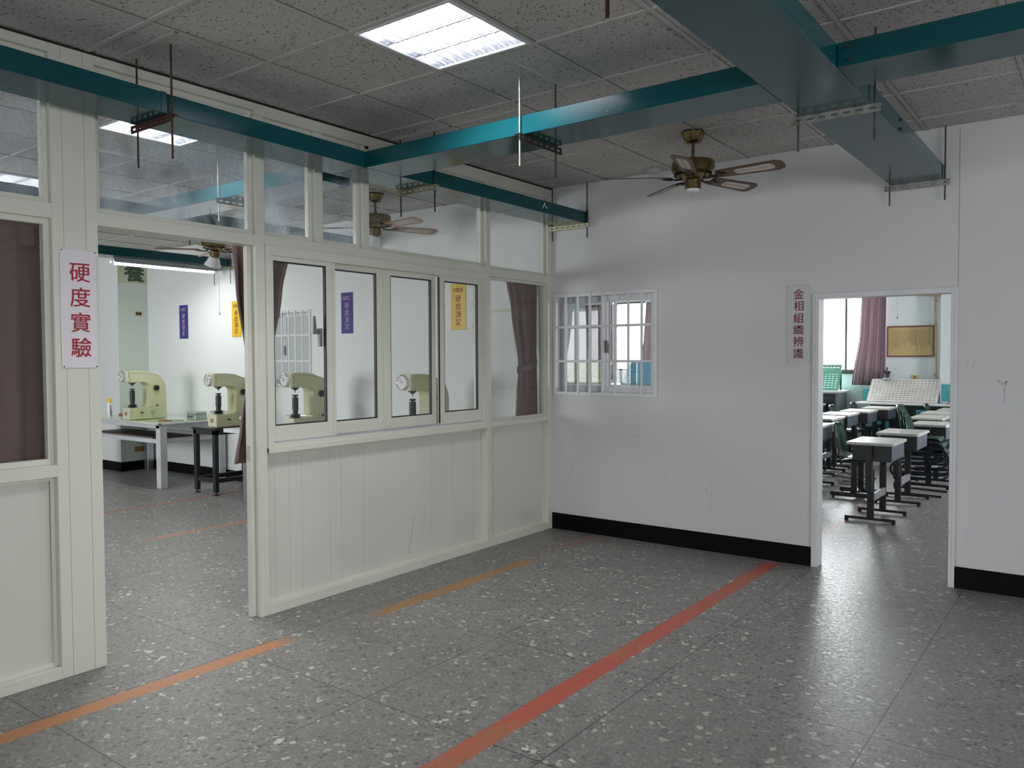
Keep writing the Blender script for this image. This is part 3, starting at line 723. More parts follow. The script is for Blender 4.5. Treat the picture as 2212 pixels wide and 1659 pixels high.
# ------------------------------------------------------------------ signs
t = thing('wall_sign', 'white sign with four red characters on the broad cream post', 'sign', (.0005, 0, 0))
MB().box(0, .006, -4.314, -4.139, 1.538, 2.128).build('plate', SIGNW, t, bev=.003)
write([('硬', -4.222, 2.014, .104), ('度', -4.222, 1.892, .104), ('實', -4.222, 1.767, .104), ('驗', -4.222, 1.642, .104)], RED, t, 'x+', .0072, bold=.0004)
s = MB()
for y in (-4.306, -4.147):
    for z in (1.546, 2.12): s.cyl((.006, y, z), (.008, y, z), .0035, 8)
s.build('screw', DARKST, t)
t = thing('wall_sign', 'pale narrow sign with six dark red characters left of the classroom doorway', 'sign', (0, -.0005, 0))
MB().box(2.15, 2.322, -.004, 0, 1.532, 2.118).build('plate', SIGNP, t, bev=.002)
write([(c, 2.238, 2.05-.0895*i, .082) for i, c in enumerate('金相組織辨識')], DRED, t, 'y-', -.0048, bold=.0004)
s = MB()
for x in (2.16, 2.312):
    for z in (1.542, 2.108): s.cyl((x, -.004, z), (x, -.006, z), .003, 8)
s.build('screw', GALV, t)
def lab_sign(label, x0, x1, m, ml, head):
    t = thing('wall_sign', label, 'sign', (0, -.0065, 0)); cx = (x0+x1)/2
    MB().box(x0, x1, -.005, 0, 1.863, 2.325).build('plate', m, t, bev=.003)
    write([(head, cx, 2.262, .068)]+[(c, cx, 2.175-.078*i, .076) for i, c in enumerate('硬度測定')], ml, t, 'y-', -.0058, bold=.0002)
    MB().cyl((cx, -.005, 2.314), (cx, -.007, 2.314), .0035, 8).cyl((cx, -.005, 1.873), (cx, -.007, 1.873), .0035, 8).build('screw', GALV, t)
lab_sign('dark blue HRC sign on the lab wall seen through the open doorway', -6.216, -6.005, BLUE, PEACH, 'HRC')
lab_sign('yellow HRB sign on the lab wall half hidden by the doorway curtain', -4.985, -4.785, YEL, BRNL, 'HRB')
lab_sign('blue HRC sign seen through the second sliding window pane', -2.88, -2.685, BLUE, PEACH, 'HRC')
lab_sign('yellow HRB sign seen through the rightmost sliding window pane', -1.229, -1.028, YEL, BRNL, 'HRB')
s = MB()
for x in (-1.32, -.95):
    for z in (1.9, 2.12, 2.32, 2.5): s.box(x-.012, x+.012, -.0075, -.006, z-.03, z+.02)
tag(s.build('tape_strip', TAPE), 'scraps of old tape on the wall either side of the yellow HRB sign', 'tape', kind='stuff')
t = thing('paper_poster', 'faded paper with one large green brushed character high behind the tube lamp', 'poster', (-7.0445, 0, 0))
MB().box(0, .002, -.435, -.012, 2.665, 3.05).build('sheet', POST, t)
write([('養', -.2, 2.83, .30)], INKG, t, 'x+', .0035, bold=.007)

def plate_socket(name, label, m, loc, rz, w_, h_, holes):
    t = thing(name, label, 'socket' if 'socket' in name else 'switch', loc, rz)
    MB().box(-w_/2, w_/2, -.006, 0, -h_/2, h_/2).build('cover_plate', m, t, bev=.002)
    s = MB()
    for hx, hw_, hh in holes: s.box(hx-hw_, hx+hw_, -.009, -.006, -hh, hh)
    s.build('rocker' if 'switch' in name else 'receptacle', BLACK if 'switch' in name else TAN, t, bev=.001)
plate_socket('light_switch', 'small cream switch plate high on the pale green lab pier', PLY, (-7.0445, -.149, 2.235), R(90), .115, .07, [(-.02, .018, .02), (.022, .018, .02)])
plate_socket('wall_socket', 'tan double socket low on the lab pier beneath the green table', TAN, (-7.0445, -.174, .295), R(90), .145, .075, [(-.03, .02, .018), (.03, .02, .018)])
plate_socket('wall_socket', 'cream socket on the classroom wall above the white pegboard', PLY, (1.43, 8.998, 1.215), 0, .125, .08, [(0, .022, .022)])

# ------------------------------------------------------------------ curtains
def curtain(name, label, m, prof, nrm, folds, amp, band=None, header=False, ties=True):
    """prof: list of (z, u0, u1); nrm 'x': hangs along y at x=off ; 'y': hangs along x at y=off"""
    ax, off = nrm
    t = thing(name, label, 'curtain')
    prof = sorted(prof, reverse=True); nz, nu = 40, folds*8
    mb = MB(); grid = []
    z0, z1 = prof[0][0], prof[-1][0]
    for j in range(nz+1):
        z = z0+(z1-z0)*j/nz
        for a, b_ in zip(prof, prof[1:]):
            if a[0] >= z >= b_[0]-1e-9:
                f = (a[0]-z)/(a[0]-b_[0]); f = f*f*(3-2*f)*.6+f*.4
                u0 = a[1]+(b_[1]-a[1])*f; u1 = a[2]+(b_[2]-a[2])*f; break
        wd = u1-u0; row = []
        for i in range(nu+1):
            s_ = i/nu
            ph = 2*math.pi*folds*s_+.5*math.sin(5*s_+3*j/nz)
            d_ = amp*math.sin(ph)*(.55+.45*math.sin(2.3*s_*folds+1))*(1 if band is None else max(.35, min(1, abs(z-band)/.35+.35)))
            u = u0+wd*s_+.25*amp*math.sin(2*ph)*.5
            row.append(mb.V((off+d_, u, z) if ax == 'x' else (u, off+d_, z)))
        grid.append(row)
    for A, B in zip(grid, grid[1:]):
        for i in range(nu): mb.F([A[i], A[i+1], B[i+1], B[i]])
    o = mb.build('drape', m, t, smooth=70); md = o.modifiers.new('thick', 'SOLIDIFY'); md.thickness = .003; md.offset = 0
    if band is not None:
        for a, b_ in zip(prof, prof[1:]):
            if a[0] >= band >= b_[0]:
                f = (a[0]-band)/(a[0]-b_[0]); u0 = a[1]+(b_[1]-a[1])*f-.008; u1 = a[2]+(b_[2]-a[2])*f+.008
        m2 = MB(); e = amp*.6+.012; n = 24; lo, hi = [], []
        for i in range(n):
            a = 2*math.pi*i/n; u = (u0+u1)/2+(u1-u0)/2*math.cos(a); dd = off+e*math.sin(a); rise = .035*math.cos(a)
            for L_, zz in ((lo, band-.03+rise), (hi, band+.03+rise)): L_.append(m2.V((dd, u, zz) if ax == 'x' else (u, dd, zz)))
        for i in range(n): m2.F([lo[i], lo[(i+1) % n], hi[(i+1) % n], hi[i]])
        o2 = m2.build('tieback', m, t, smooth=60); md = o2.modifiers.new('thick', 'SOLIDIFY'); md.thickness = .004
    if header:
        zt = prof[0][0]; m2 = MB()
        if ax == 'x': m2.box(off-.012, off+.012, prof[0][1], prof[0][2], zt-.12, zt)
        else: m2.box(prof[0][1], prof[0][2], off-.012, off+.012, zt-.06, zt)
        m2.build('heading_tape', m, t, bev=.004)
    if ax == 'y':
        MB().box(prof[0][1]-.02, prof[0][2]+.02, off-.01, 8.999, prof[0][0]-.005, prof[0][0]+.03).build('track', WHITEM, t)
    return t
curtain('window_curtain', 'brown drawn curtain filling the glazed panel at the left edge of the picture', CURT, [(2.262, -5.6, -4.335), (1.6, -5.6, -4.337), (.99, -5.58, -4.345)], ('x', -.145), 6, .03, header=True)
curtain('window_curtain', 'brown curtain tied back between the open lab doorway and the first sliding pane', CURT, [(2.30, -3.235, -2.80), (2.0, -3.22, -2.87), (1.52, -3.15, -2.975), (1.46, -3.15, -2.985), (1.2, -3.2, -2.97), (.935, -3.245, -2.93)], ('x', -.17), 7, .024, band=1.49)
curtain('window_curtain', 'brown curtain tied back behind the narrow fixed pane beside the white wall', CURT, [(2.27, -.50, -.02), (2.0, -.43, -.03), (1.55, -.335, -.035), (1.49, -.33, -.035), (1.2, -.36, -.035), (.9, -.39, -.03)], ('x', -.155), 9, .022, band=1.5)
curtain('window_curtain', 'mauve pleated curtain beside the bright window seen through the classroom doorway', CURTP, [(2.72, .60, 1.0), (2.0, .56, .99), (1.07, .44, .99)], ('y', 8.86), 10, .03, header=True)
curtain('window_curtain', 'mauve curtain at the right of the grilled window view, across the classroom', CURTP, [(2.72, -3.62, -3.15), (2.0, -3.68, -3.1), (1.5, -3.75, -3.1), (1.1, -3.85, -3.1)], ('y', 8.86), 6, .03)
curtain('window_curtain', 'mauve curtain left of the classroom window seen between the grille bars', CURTP, [(2.72, -5.1, -4.42), (2.0, -5.05, -4.42), (1.1, -5.0, -4.42)], ('y', 8.86), 7, .03)

# ------------------------------------------------------------------ hardness testers
def tester(label, loc, lever_ball=True):
    t = thing('hardness_tester', label, 'hardness tester', loc, 0, None)
    W_ = .09
    prof = [(0, .004), (.5, .004), (.5, .34)]
    for q in range(7): a = q/6*R(85); prof.append((.5-.16+.16*math.cos(a)-.004*q, .40+.19*math.sin(a)))
    prof += [(.26, .618), (.14, .632), (.0, .632), (-.0, .478), (.17, .478)]
    for q in range(6): a = R(90)-q/5*R(90); prof.append((.2+.06*math.cos(a), .418+.06*math.sin(a)))
    for q in range(6): a = -q/5*R(90); prof.append((.21+.05*math.cos(a), .205+.05*math.sin(a)))
    prof += [(.0, .155)]
    body = MB().prism(prof, 'x', -W_, W_).build('body', MACH, t, bev=.007, seg=2, smooth=50)
    MB().prism([(-.003, .02), (.01, .012), (.01, .15), (-.003, .148)], 'x', -W_+.006, W_-.006).build('front_panel', MACHF, body, bev=.003)
    MB().box(-.03, .03, -.006, -.002, .06, .105).build('name_plate', BRPL, body, bev=.001)
    MB().tube([(W_+.0005, .03, .6), (W_+.0005, .2, .6), (W_+.0005, .34, .575), (W_+.0005, .4, .56)], .0015, 4).build('cover_seam', GREYP, body)
    MB().box(-W_+.004, W_-.004, -.035, .002, .482, .625).build('dial_housing', MACHF, t, bev=.006, seg=2)
    Rx = Matrix.Translation((0, -.035, .555)) @ Matrix.Rotation(R(90), 4, 'X')
    dl = MB(Rx).lathe([(.001, 0), (.066, 0), (.07, .008), (.07, .02), (.064, .026), (.06, .02), (.001, .018)], n=36).build('dial_bezel', CHROME, t, smooth=40)
    MB(Rx).lathe([(.001, .019), (.059, .019), (.059, .0215), (.001, .0215)], n=30).build('dial_face', DIAL, dl, smooth=30)
    n_ = MB(Rx @ Matrix.Rotation(R(40), 4, 'Z')).box(-.0015, .0015, -.01, .045, .0225, .0235).cyl((0, 0, .021), (0, 0, .025), .005, 10)
    n_.build('needle', BLACK, dl)
    MB().cyl((0, .085, .478), (0, .085, .462), .04, 20).cyl((0, .085, .464), (0, .085, .447), .022, 16).cyl((0, .085, .447), (0, .085, .42), .006, 10, .003).build('indenter_holder', BLACKM, t, smooth=40)
    MB().cyl((0, .085, .155), (0, .085, .24), .028, 20).cyl((0, .085, .24), (0, .085, .372), .032, 22).cyl((0, .085, .37), (0, .085, .382), .014, 14).cyl((0, .085, .382), (0, .085, .4), .03, 20).build('elevating_screw', BLACKM, t, smooth=40)
    hw_ = MB().cyl((0, .085, .16), (0, .085, .168), .058, 26).cyl((0, .085, .168), (0, .085, .186), .045, 24, .03).cyl((0, .085, .186), (0, .085, .196), .05, 24).build('hand_wheel', BLACKM, t, smooth=40)
    sp = MB()
    for k in range(4):
        a = R(20+90*k); sp.cyl((.04*math.cos(a), .085+.04*math.sin(a), .182), (.115*math.cos(a), .085+.115*math.sin(a), .182), .0055, 8)
    sp.build('wheel_spoke', CHROME, hw_, smooth=40)
    kn = MB(Matrix.Translation((W_, .355, .405)) @ Matrix.Rotation(R(90), 4, 'Y'))
    kn.prism([((.033+.004*(i % 2))*math.cos(2*math.pi*i/16), (.033+.004*(i % 2))*math.sin(2*math.pi*i/16)) for i in range(16)], 'z', .002, .03)
    kn.build('load_knob', BLACK, t, bev=.003)
    tg = MB().cyl((W_, .155, .09), (W_+.02, .155, .09), .010, 12).cyl((W_+.012, .15, .09), (W_+.018, .175, .088), .006, 8).build('toggle', BLACK, t, smooth=40)
    MB().box(W_, W_+.001, .13, .17, .112, .118).box(W_, W_+.001, .27, .31, .15, .156).build('marking_plate', BRPL, t)
    lv = MB().cyl((W_, .30, .10), (W_+.022, .30, .10), .02, 18).cyl((W_+.016, .30, .10), (W_+.03, .345, .17), .0045, 8).build('lever', CHROME, t, smooth=40)
    s_ = MB(Matrix.Translation((W_+.031, .35, .176))); s_.lathe([(.001, -.014), (.009, -.011), (.014, 0), (.009, .011), (.001, .014)], n=14)
    s_.build('lever_ball', BLACK, lv, smooth=60)
    return t
ts = tester('cream hardness tester on the pale green glass-topped table', (-5.935, -.93, .806))
dup(ts, (-4.235, -.795, .782), 0, 'cream hardness tester on the black stand, just left of the doorway curtain')
dup(ts, (-2.74, -.86, .802), 0, 'cream hardness tester behind the first sliding pane, before the grilled lab window')
dup(ts, (-1.075, -.82, .802), 0, 'cream hardness tester partly hidden behind the third sliding pane')

# lab tables
t = thing('work_table', 'pale steel table with green glass top in the lab corner', 'table', (0, 0, 0))
X0, X1, Y0, Y1 = -7.0, -5.10, -.96, -.035
MB().box(X0, X1, Y0, Y1, .775, .800).build('table_top', TABW, t, bev=.01, seg=3)
MB().box(X0+.03, X1-.025, Y0+.03, Y1-.03, .800, .806).build('glass_sheet', GREENT, t)
MB().box(X0+.03, X1-.03, Y0+.02, Y0+.06, .735, .775).box(X0+.03, X1-.03, Y1-.06, Y1-.02, .735, .775).box(X1-.07, X1-.03, Y0+.06, Y1-.06, .735, .775).box(X0+.03, X0+.07, Y0+.06, Y1-.06, .735, .775).build('apron', TABW, t, bev=.002)
for x in (X0+.06, X1-.065):
    for y in (Y0+.02, Y1-.10):
        MB().box(x-.05, x+.05, y, y+.09, 0, .775).build('leg', TABW if x > -6 else ALU, t, bev=.003)
MB().box(X0+.11, X1-.115, Y0+.03, Y0+.06, .548, .60).box(X0+.11, X1-.115, Y1-.09, Y1-.06, .548, .60).box(X1-.09, X1-.06, Y0+.11, Y1-.10, .548, .60).build('lower_rail', TABW, t, bev=.002)
for s_ in ((X1-.03, X1+.001),):
    MB().box(X1-.03, X1+.002, Y0-.002, Y0+.03, .776, .802).build('corner_cap', GREYP, t, bev=.003)
o = MB().box(-6.85, -5.22, -.86, -.45, .602, .62).build('wooden_board', WOODB, bev=.002); tag(o, 'dark brown board lying on the lower rails of the green-topped table', 'board')
o = MB().cyl((-6.8, -.905, .6075), (-5.35, -.91, .6075), .006, 8).build('metal_rod', ALU, smooth=40); tag(o, 'thin pale rod at the front of the lower rails under the green-topped table', 'rod')
t = thing('spray_can', 'white spray can with yellow cap at the left end of the green table', 'spray can', (-6.62, -.80, .806))
MB().lathe([(.001, 0), (.031, 0), (.032, .004), (.032, .19), (.028, .2), (.001, .2)], n=26).build('can_body', CANW, t, smooth=40)
MB().lathe([(.001, .198), (.03, .198), (.03, .246), (.026, .252), (.001, .252)], n=26).build('cap', YCAP, t, smooth=40)
m = MB()
for i in range(9): m.box(.0315, .0328, -.011, .004+.004*(i % 2), .02+.012*i, .027+.012*i)
for i in range(8): m.box(.0315, .0326, .008, .013, .02+.011*i, .027+.011*i)
m.build('print', BLACK, t); MB().prism([(-.016, .135), (.0, .13), (.004, .16), (-.004, .165)], 'x', .0315, .0328).build('logo', REDP, t)
t['label'] = 'white spray can with yellow cap at the left end of the green table'
t = thing('metal_case', 'small silver case with handle beside the black stand on the green table', 'case', (-5.36, -.30, .806), R(-8))
MB().box(-.13, .13, -.08, .08, 0, .062).build('case_body', ALCASE, t, bev=.006); MB().box(-.13, .13, -.08, .08, .064, .10).build('lid', ALCASE, t, bev=.006)
MB().tube([(-.045, -.081, .05), (-.045, -.1, .03), (.045, -.1, .03), (.045, -.081, .05)], .005, 6).build('handle', BLACK, t)
MB().box(-.1, -.08, -.085, -.08, .045, .08).box(.08, .1, -.085, -.08, .045, .08).build('latch', CHROME, t)
t = thing('hand_tool', 'flat red-handled tool lying at the near corner of the green table', 'tool', (-5.36, -.70, .807), R(35))
MB().box(-.12, .05, -.016, .016, 0, .014).build('handle', REDP, t, bev=.005)
MB().tube([(.05, 0, .007), (.1, .0, .009), (.15, .01, .008), (.2, .0, .006)], .0045, 6).build('shank', DARKST, t)
t = thing('ruler_rack', 'long dull red strip lying at the back of the green table behind the spray can', 'strip', (-6.72, -.50, .8065), 0)
MB().box(-.22, .22, -.02, .02, 0, .022).build('strip', REDP, t, bev=.003)
t = thing('machine_stand', 'black steel stand on levelling feet under the second hardness tester', 'stand', (0, 0, 0))
X0, X1, Y0, Y1 = -4.60, -4.115, -.84, -.12
MB().box(X0, X1, Y0, Y1, .755, .780).box(X0+.02, X1-.02, Y0+.01, Y0+.04, .70, .755).box(X1-.05, X1-.02, Y0+.04, Y1-.04, .70, .755).box(X0+.02, X0+.05, Y0+.04, Y1-.04, .70, .755).build('top_frame', BLACKM, t, bev=.003)
for x in (X0+.025, X1-.075):
    for y in (Y0+.01, Y1-.06):
        l_ = MB().box(x, x+.055, y, y+.05, .035, .755).build('leg', BLACKM, t, bev=.002)
        MB().cyl((x+.027, y+.025, 0), (x+.027, y+.025, .01), .034, 16).cyl((x+.027, y+.025, .01), (x+.027, y+.025, .035), .009, 8).build('levelling_foot', DARKST, l_)
MB().box(X0+.08, X1-.075, Y0+.02, Y0+.05, .14, .19).box(X1-.065, X1-.03, Y0+.06, Y1-.06, .14, .19).box(X0+.035, X0+.07, Y0+.06, Y1-.06, .14, .19).box(X0+.08, X1-.075, Y1-.05, Y1-.02, .14, .19).build('lower_frame', BLACKM, t, bev=.002)
t = thing('work_bench', 'long white bench on ribbed aluminium legs behind the sliding windows', 'bench', (0, 0, 0))
MB().box(-3.86, -.45, -.90, -.08, .755, .800).build('bench_top', WHITEM, t, bev=.004)
for x in (-3.50, -.62):
    for y in (-.88, -.16):
        MB().plate((x-.03, y, 0), (1, 0, 0), (0, 0, 1), .06, .755, -.001, 1, 1, .02, .02, .001, .001, 8)
        lg = MB().box(x-.03, x+.03, y, y+.06, 0, .755)
        for q in (-.018, 0, .018): lg.box(x+q-.004, x+q+.004, y-.003, y, 0, .755)
        lg.build('leg', ALU, t, bev=.001)
MB().box(-3.47, -.65, -.87, -.84, .12, .17).build('stretcher', ALU, t, bev=.002)
t = thing('power_meter', 'small white box with dark display at the left foot of the third tester', 'instrument', (-3.0, -.83, .8))
MB().box(-.05, .05, -.04, .04, 0, .05).build('case', WHITEM, t, bev=.006); MB().box(-.035, .035, -.042, -.04, .018, .04).build('display', BLACK, t)
s = MB(); s.box(-.72, -.716, -.0075, -.006, 1.28, 2.05).box(-.72, -.3, -.0075, -.006, 1.28, 1.284).box(-.72, -.45, -.0075, -.006, 2.02, 2.05)
tag(s.build('tape_strip', TAPE), 'outline of old tape left on the lab wall left of the tied curtain', 'tape')

# ------------------------------------------------------------------ classroom furniture
def desk(label, x, y):
    t = thing('school_desk', label, 'desk', (x, y, 0), 0, None)
    MB().prism([(-.21, -.31), (.19, -.31), (.21, -.285), (.21, .285), (.19, .31), (-.21, .31)], 'z', .735, .762).build('desk_top', DESKT, t, bev=.004, seg=2)
    MB().box(.14, .165, -.2, .2, .7622, .7628).build('pen_groove', DESKE, t)
    MB().box(-.16, .185, -.285, .285, .585, .735).build('book_box', DKBOX, t, bev=.003)
    MB().box(.185, .188, -.28, .28, .59, .73).build('front_plate', SIDEBL, t, bev=.001)
    for s_ in (-1, 1):
        y0 = s_*.255
        MB().box(-.035, .025, y0-.02+s_*.045, y0+.02+s_*.03, .30, .735).box(-.028, .032, y0-.015, y0+.015, .04, .5).build('leg', BLACKM, t, bev=.002)
        f = MB().box(-.23, .22, y0-.016, y0+.016, .02, .045).build('foot_bar', BLACKM, t, bev=.003)
        MB().box(-.23, -.2, y0-.018, y0+.018, 0, .025).box(.19, .22, y0-.018, y0+.018, 0, .028).build('foot_cap', BLACK, f, bev=.002)
        MB().cyl((0, y0+s_*.05, .46), (0, y0+s_*.056, .46), .011, 12).build('bolt', GALV, t)
    MB().box(.0, .03, -.25, .25, .2, .27).build('stretcher', mat('grey_stretcher', (.3, .3, .32), .35, .4) if 'GS' not in globals() else GS, t, bev=.002)
    return t
d0 = desk('nearest grey-topped school desk standing in the classroom doorway view', 2.315, 2.22)
dk = [(2.33, 3.36, 'second grey school desk, directly behind the nearest one and its chair'),
      (2.40, 4.72, 'third school desk in the right-hand column, cut by the right door jamb'),
      (2.19, 5.86, 'fourth desk back in the right-hand column, behind the chair stack'),
      (2.15, 6.86, 'fifth desk back in the right-hand column, before the long bench'),
      (2.23, 7.72, 'last desk of the right-hand column, only its corner visible at the jamb'),
      (1.22, 3.75, 'desk whose corner just shows at the left jamb beside the green chair'),
      (1.03, 5.02, 'brightly lit front desk of the left-hand column by the left jamb'),
      (1.01, 5.88, 'second bright desk of the left-hand column, overlapping the first'),
      (1.08, 6.72, 'third desk of the left-hand column with a chair behind its left end'),
      (1.17, 7.62, 'last desk of the left-hand column, right before the white bench front'),
      (-.02, 7.9, 'far small desk at the left jamb in front of the drawer cabinet'),
      (-.6, 4.9, 'desk in the classroom left of the doorway, out past the jamb')]
for x, y, lb in dk[:-1]: dup(d0, (x, y, 0), 0, lb)

def shell(mb, M=Matrix()):
    prof = [(.215, .425, .17), (.2, .45, .19), (.12, .452, .2), (0, .44, .205), (-.1, .438, .2), (-.165, .455, .19), (-.195, .5, .185), (-.21, .58, .2), (-.225, .68, .2), (-.245, .77, .185), (-.258, .81, .15), (-.262, .828, .1)]
    rows = []
    for i, (x, z, hw_) in enumerate(prof):
        row = []
        for k in range(9):
            s_ = (k-4)/4; back = i >= 6
            cx = x+(.045*s_*s_ if back else 0); cz = z+(0 if back else .018*s_*s_)
            row.append(mb.V(M @ Vector((cx, s_*hw_, cz))))
        rows.append(row)
    for A, B in zip(rows, rows[1:]):
        for k in range(8): mb.F([A[k], A[k+1], B[k+1], B[k]])
def chair(label, x, y, rz=0):
    t = thing('school_chair', label, 'chair', (x, y, 0), rz)
    mb = MB(); shell(mb); o = mb.build('seat_shell', GREENP, t, smooth=60); md = o.modifiers.new('t', 'SOLIDIFY'); md.thickness = .009; md.offset = 0
    for s_ in (-1, 1):
        MB().box(-.03, .03, s_*.15-.014, s_*.15+.014, .05, .42).build('leg', BLACKM, t, bev=.002)
        f = MB().box(-.24, .2, s_*.19-.015, s_*.19+.015, .022, .07).build('foot_bar', BLACKM, t, bev=.003)
        MB().cyl((-.21, s_*.19, 0), (-.21, s_*.19, .024), .014, 10).cyl((.17, s_*.19, 0), (.17, s_*.19, .024), .014, 10).build('foot_cap', BLACK, f)
    MB().box(-.03, .03, -.2, .2, .05, .08).box(-.14, .14, -.16, .16, .405, .42).build('frame', BLACKM, t, bev=.002)
    b_ = MB().tube([(-.2, -.16, .24), (.16, -.16, .2), (.16, .16, .2), (-.2, .16, .24), (-.2, -.16, .24)], .006, 6)
    b_.tube([(-.17, -.13, .15), (.14, -.13, .13), (.14, .13, .13), (-.17, .13, .15), (-.17, -.13, .15)], .004, 5)
    for k in range(7):
        u = -.15+.05*k; b_.tube([(-.2, u, .24), (-.17, u*.8, .15), (.14, u*.8, .13), (.16, u, .2)], .0025, 4)
    b_.build('book_basket', BLACKM, t)
    return t
c0 = chair('dark green plastic school chair with book basket, nearest in the doorway view', 1.865, 3.36)
for x, y, lb in [(.83, 5.02, 'chair at the first left-hand desk, its seat showing by the left jamb'),
                 (.82, 5.88, 'green chair tucked in at the second bright desk of the left-hand column'),
                 (.90, 6.72, 'chair with pale shining back top, tucked in at the third left-hand desk'),
                 (.99, 7.62, 'chair back with bright rim at the last left-hand desk'),
                 (2.05, 7.72, 'chair back peeking over the right-hand desks before the cyan bench door')]:
    dup(c0, (x, y, 0), 0, lb)
# stack of looped-frame chairs
def loop_chair(label, x, y, z):
    t = thing('stacking_chair', label, 'chair', (x, y, z), 0, 'stack of green chairs between the desks')
    mb = MB(); shell(mb); o = mb.build('seat_shell', GREENP, t, smooth=60); md = o.modifiers.new('t', 'SOLIDIFY'); md.thickness = .009; md.offset = 0
    for s_ in (-1, 1):
        yy = s_*.2; pts = []
        for q in range(9): a = R(90)-q*R(180)/8; pts.append((.17+.11*math.cos(a), yy, .31+.11*math.sin(a)))
        pts = [(-.16, yy, .42)]+pts+[(-.15, yy, .18)]
        for q in range(9): a = R(90)+q*R(150)/8; pts.append((-.19+.09*math.cos(a), yy, .1+.09*math.sin(a)))
        pts += [(.2, yy, .012)]
        MB().tube(pts, .012, 8).build('loop_frame', mat('blue_black_tube', (.012, .016, .028), .35) if 'LB' not in globals() else LB, t, smooth=60)
    return t
lc = loop_chair('lowest chair of the green stack behind the second desk', 2.44, 4.0, 0)
for i in range(3):
    dup(lc, (2.44-.035*(i+1)+.06, 4.0+.004*i, .062*(i+1)), 0, ('second chair up in the green stack behind the second desk', 'third chair up in the green stack, just under its top behind the second desk', 'topmost chair of the green stack behind the second desk')[i])

# drawer cabinet with green board
t = thing('drawer_cabinet', 'dark drawer cabinet with white top under the classroom window', 'cabinet', (0, 0, 0))
MB().box(-.9, .34, 8.36, 8.93, 0, .945).build('carcass', mat('grey_cabinet', (.24, .27, .27), .45), t, bev=.003)
MB().box(-.95, .40, 8.32, 8.945, .945, .98).build('worktop', WHITEM, t, bev=.004)
for k in range(6):
    dr = MB().box(-.86, .30, 8.335, 8.36, .03+.15*k, .17+.15*k).build('drawer', BLACKM, t, bev=.003)
    MB().box(-.7, .2, 8.32, 8.335, .13+.15*k, .15+.15*k).build('handle', DKBOX, dr)
def pegboard(name, label, m, O, U, L, H, tilt, nx, ny, hl=.008, hr=.006, th=.018, wall=0):
    """board standing on its long edge at O, leaning back by tilt from vertical toward +y"""
    t = thing(name, label, 'board', O)
    Vv = (0, math.sin(tilt), math.cos(tilt))
    MB().plate((0, 0, 0), U, Vv, L, H, th, nx, ny, .03, .03, hl, hr, 8).build('panel', m, t)
    mm = MB(); mm.box(0, .03, H*math.sin(tilt)*.8, H*math.sin(tilt)*.8+.02, 0, H*math.cos(tilt)*.8).box(L-.03, L, H*math.sin(tilt)*.8, H*math.sin(tilt)*.8+.02, 0, H*math.cos(tilt)*.8)
    mm.build('prop', DKBOX, t)
    return t
pegboard('perforated_board', 'green perforated board leaning on the drawer cabinet by the window', CRATE, (-.78, 8.46, .98), (1, 0, 0), 1.1, .5, R(28), 17, 10, .015, .010)
# long bench with white pegboard, microscope, cyan doors
t = thing('long_bench', 'long white-topped bench with cyan doors at the back of the classroom', 'bench', (0, 0, 0))
MB().box(.68, 3.2, 8.1, 8.52, .775, .805).box(.72, 1.72, 8.52, 8.7, .775, .805).build('worktop', WHITEM, t, bev=.004)
MB().box(.9, 3.1, 8.2, 8.5, .06, .775).build('carcass', mat('dark_bench', (.012, .03, .03), .5), t)
for x0, x1 in ((1.6, 2.3), (2.35, 2.95)):
    d_ = MB().box(x0, x1, 8.185, 8.2, .1, .70).build('door', CYAN, t, bev=.002); MB().frame('y', x0+.03, x1-.03, .13, .67, 8.18, 8.185, .006).build('door_groove', BLACKM, d_)
MB().box(.78, 1.2, 8.19, 8.2, .06, .5).build('side_panel', CYAN, t)
pegboard('pegboard', 'white slanted pegboard full of small slots on the long bench', PEGW, (.82, 8.3, .806), (1, -.0, 0), 1.07, .55, R(48), 18, 10, .012, .007, .02)
t = thing('microscope', 'small black microscope standing at the top of the white pegboard', 'microscope', (1.06, 8.68, 1.18), R(40))
MB().box(-.06, .06, -.045, .045, 0, .03).build('base', ALCASE, t, bev=.006); MB().prism([(-.02, .03), (.03, .03), (.045, .13), (.02, .15), (-.02, .1)], 'y', -.012, .012).build('arm', BLACKM, t, bev=.004)
MB().cyl((0, 0, .09), (-.05, 0, .15), .02, 14).cyl((-.005, 0, .14), (-.005, 0, .21), .012, 12).cyl((.03, -.04, .12), (.03, .04, .12), .014, 12).build('tube', BLACKM, t, smooth=40)
t = thing('signboard', 'cyan board with white rim behind the right end of the pegboard', 'panel', (2.04, 8.50, .808))
MB().box(-.13, .25, 0, .02, .0, .31).build('panel', CYAN, t); MB().frame('y', -.15, .27, .0, .33, -.012, .03, .025).build('rim', WHITEM, t, bev=.01)
t = thing('board_stand', 'thin white wire stand on the bench beside the cyan board', 'stand', (2.05, 8.34, .806))
MB().tube([(-.06, .08, .25), (0, 0, .01), (.06, 0, .006)], .006, 6).tube([(.09, .1, .28), (.03, .05, .08), (.0, 0, .01)], .004, 6).cyl((0, 0, 0), (0, 0, .01), .05, 16).build('wire', GALV, t)
t = thing('cyan_box', 'cyan box edge just left of the slanted white pegboard', 'box', (.76, 8.62, .805))
MB().box(-.06, .05, -.07, .07, 0, .22).build('box_body', CYAN, t, bev=.004)
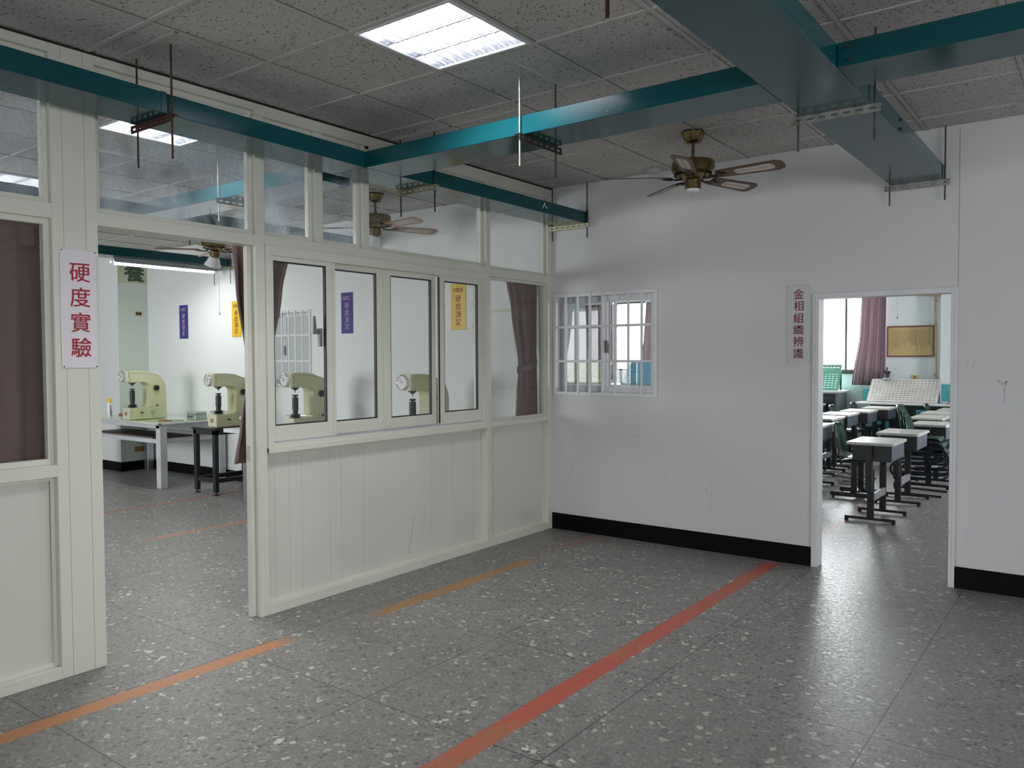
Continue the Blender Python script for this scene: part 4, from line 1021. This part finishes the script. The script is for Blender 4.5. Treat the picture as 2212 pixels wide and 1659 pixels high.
# notice board
t = thing('notice_board', 'yellowed wood-framed notice board with columns of tiny writing', 'notice board', (0, 8.999, 0))
MB().box(1.0, 1.71, -.014, 0, 1.58, 2.08).build('board_panel', BOARDY, t)
MB().frame('y', .985, 1.725, 1.565, 2.095, -.026, 0, .02).build('frame', WOODR, t, bev=.003)
m = MB(); rr = random.Random(3)
for k in range(22):
    x = 1.66-.0275*k; z = 2.04-(.02 if k % 9 else 0); end = 1.70+rr.random()*.14 if k not in (6, 7, 8) else 1.8
    wdt = .010 if k in (0, 8) else .0045
    while z > end: h = .008+rr.random()*.006; m.box(x-wdt/2, x+wdt/2, -.0155, -.014, z-h, z); z -= h+.004
m.tube([(1.45, -.015, 1.78), (1.47, -.015, 1.72), (1.44, -.015, 1.70), (1.46, -.015, 1.65)], .004, 4)
m.build('writing', INK, t)
t = thing('conduit_pipe', 'yellow conduit running down the classroom wall corner and across its top', 'pipe')
MB().tube([(1.735, 8.975, 2.6), (1.738, 8.975, 2.3), (1.76, 8.975, 1.9), (1.765, 8.975, 1.2)], .012, 8).build('vertical_run', PIPEY, t, smooth=60)
MB().tube([(1.2, 8.985, 2.66), (1.45, 8.98, 2.615), (1.72, 8.975, 2.6), (1.80, 8.95, 2.6), (1.86, 8.9, 2.61), (1.868, 8.52, 2.64), (2.1, 8.52, 2.7)], .011, 8).build('horizontal_run', PIPEY, t, smooth=60)
m = MB()
for z in (1.25, 1.6, 2.1, 2.5): m.box(1.725, 1.77, 8.96, 8.999, z, z+.012)
m.build('clip', GALV, t)
for lb, x, y, z in (('pull cord hanging left above the notice board', 1.54, 7.0, 2.18), ('pull cord hanging right above the notice board, beside the yellow pipe', 1.9, 7.5, 2.07)):
    t = thing('pull_cord', lb, 'cord', (x, y, 0))
    MB().cyl((0, 0, z), (0, 0, HC+.003), .0022, 6).build('cord', GREYP, t); MB().cyl((0, 0, z-.04), (0, 0, z), .008, 10, .004).build('bob', BLACK, t)
# things seen through the grilled window
t = thing('side_bench', 'pale bench along the classroom seen low in the grilled window', 'bench')
MB().box(-5.2, -2.0, 6.4, 7.2, 1.05, 1.09).build('worktop', WHITEM, t); MB().box(-5.1, -2.1, 6.5, 7.1, 0, 1.05).build('carcass', mat('pale_bench', (.5, .45, .42), .6), t)
pegboard('perforated_board', 'olive perforated board leaning in the left half of the grilled window', OLIVEB, (-4.15, 6.5, 1.09), (1, 0, 0), .85, .58, R(45), 16, 10, .014, .009)
pegboard('perforated_board', 'blue perforated board leaning in the right half of the grilled window', BLUEB, (-2.9, 6.5, 1.09), (1, 0, 0), .8, .6, R(45), 15, 10, .010, .008)
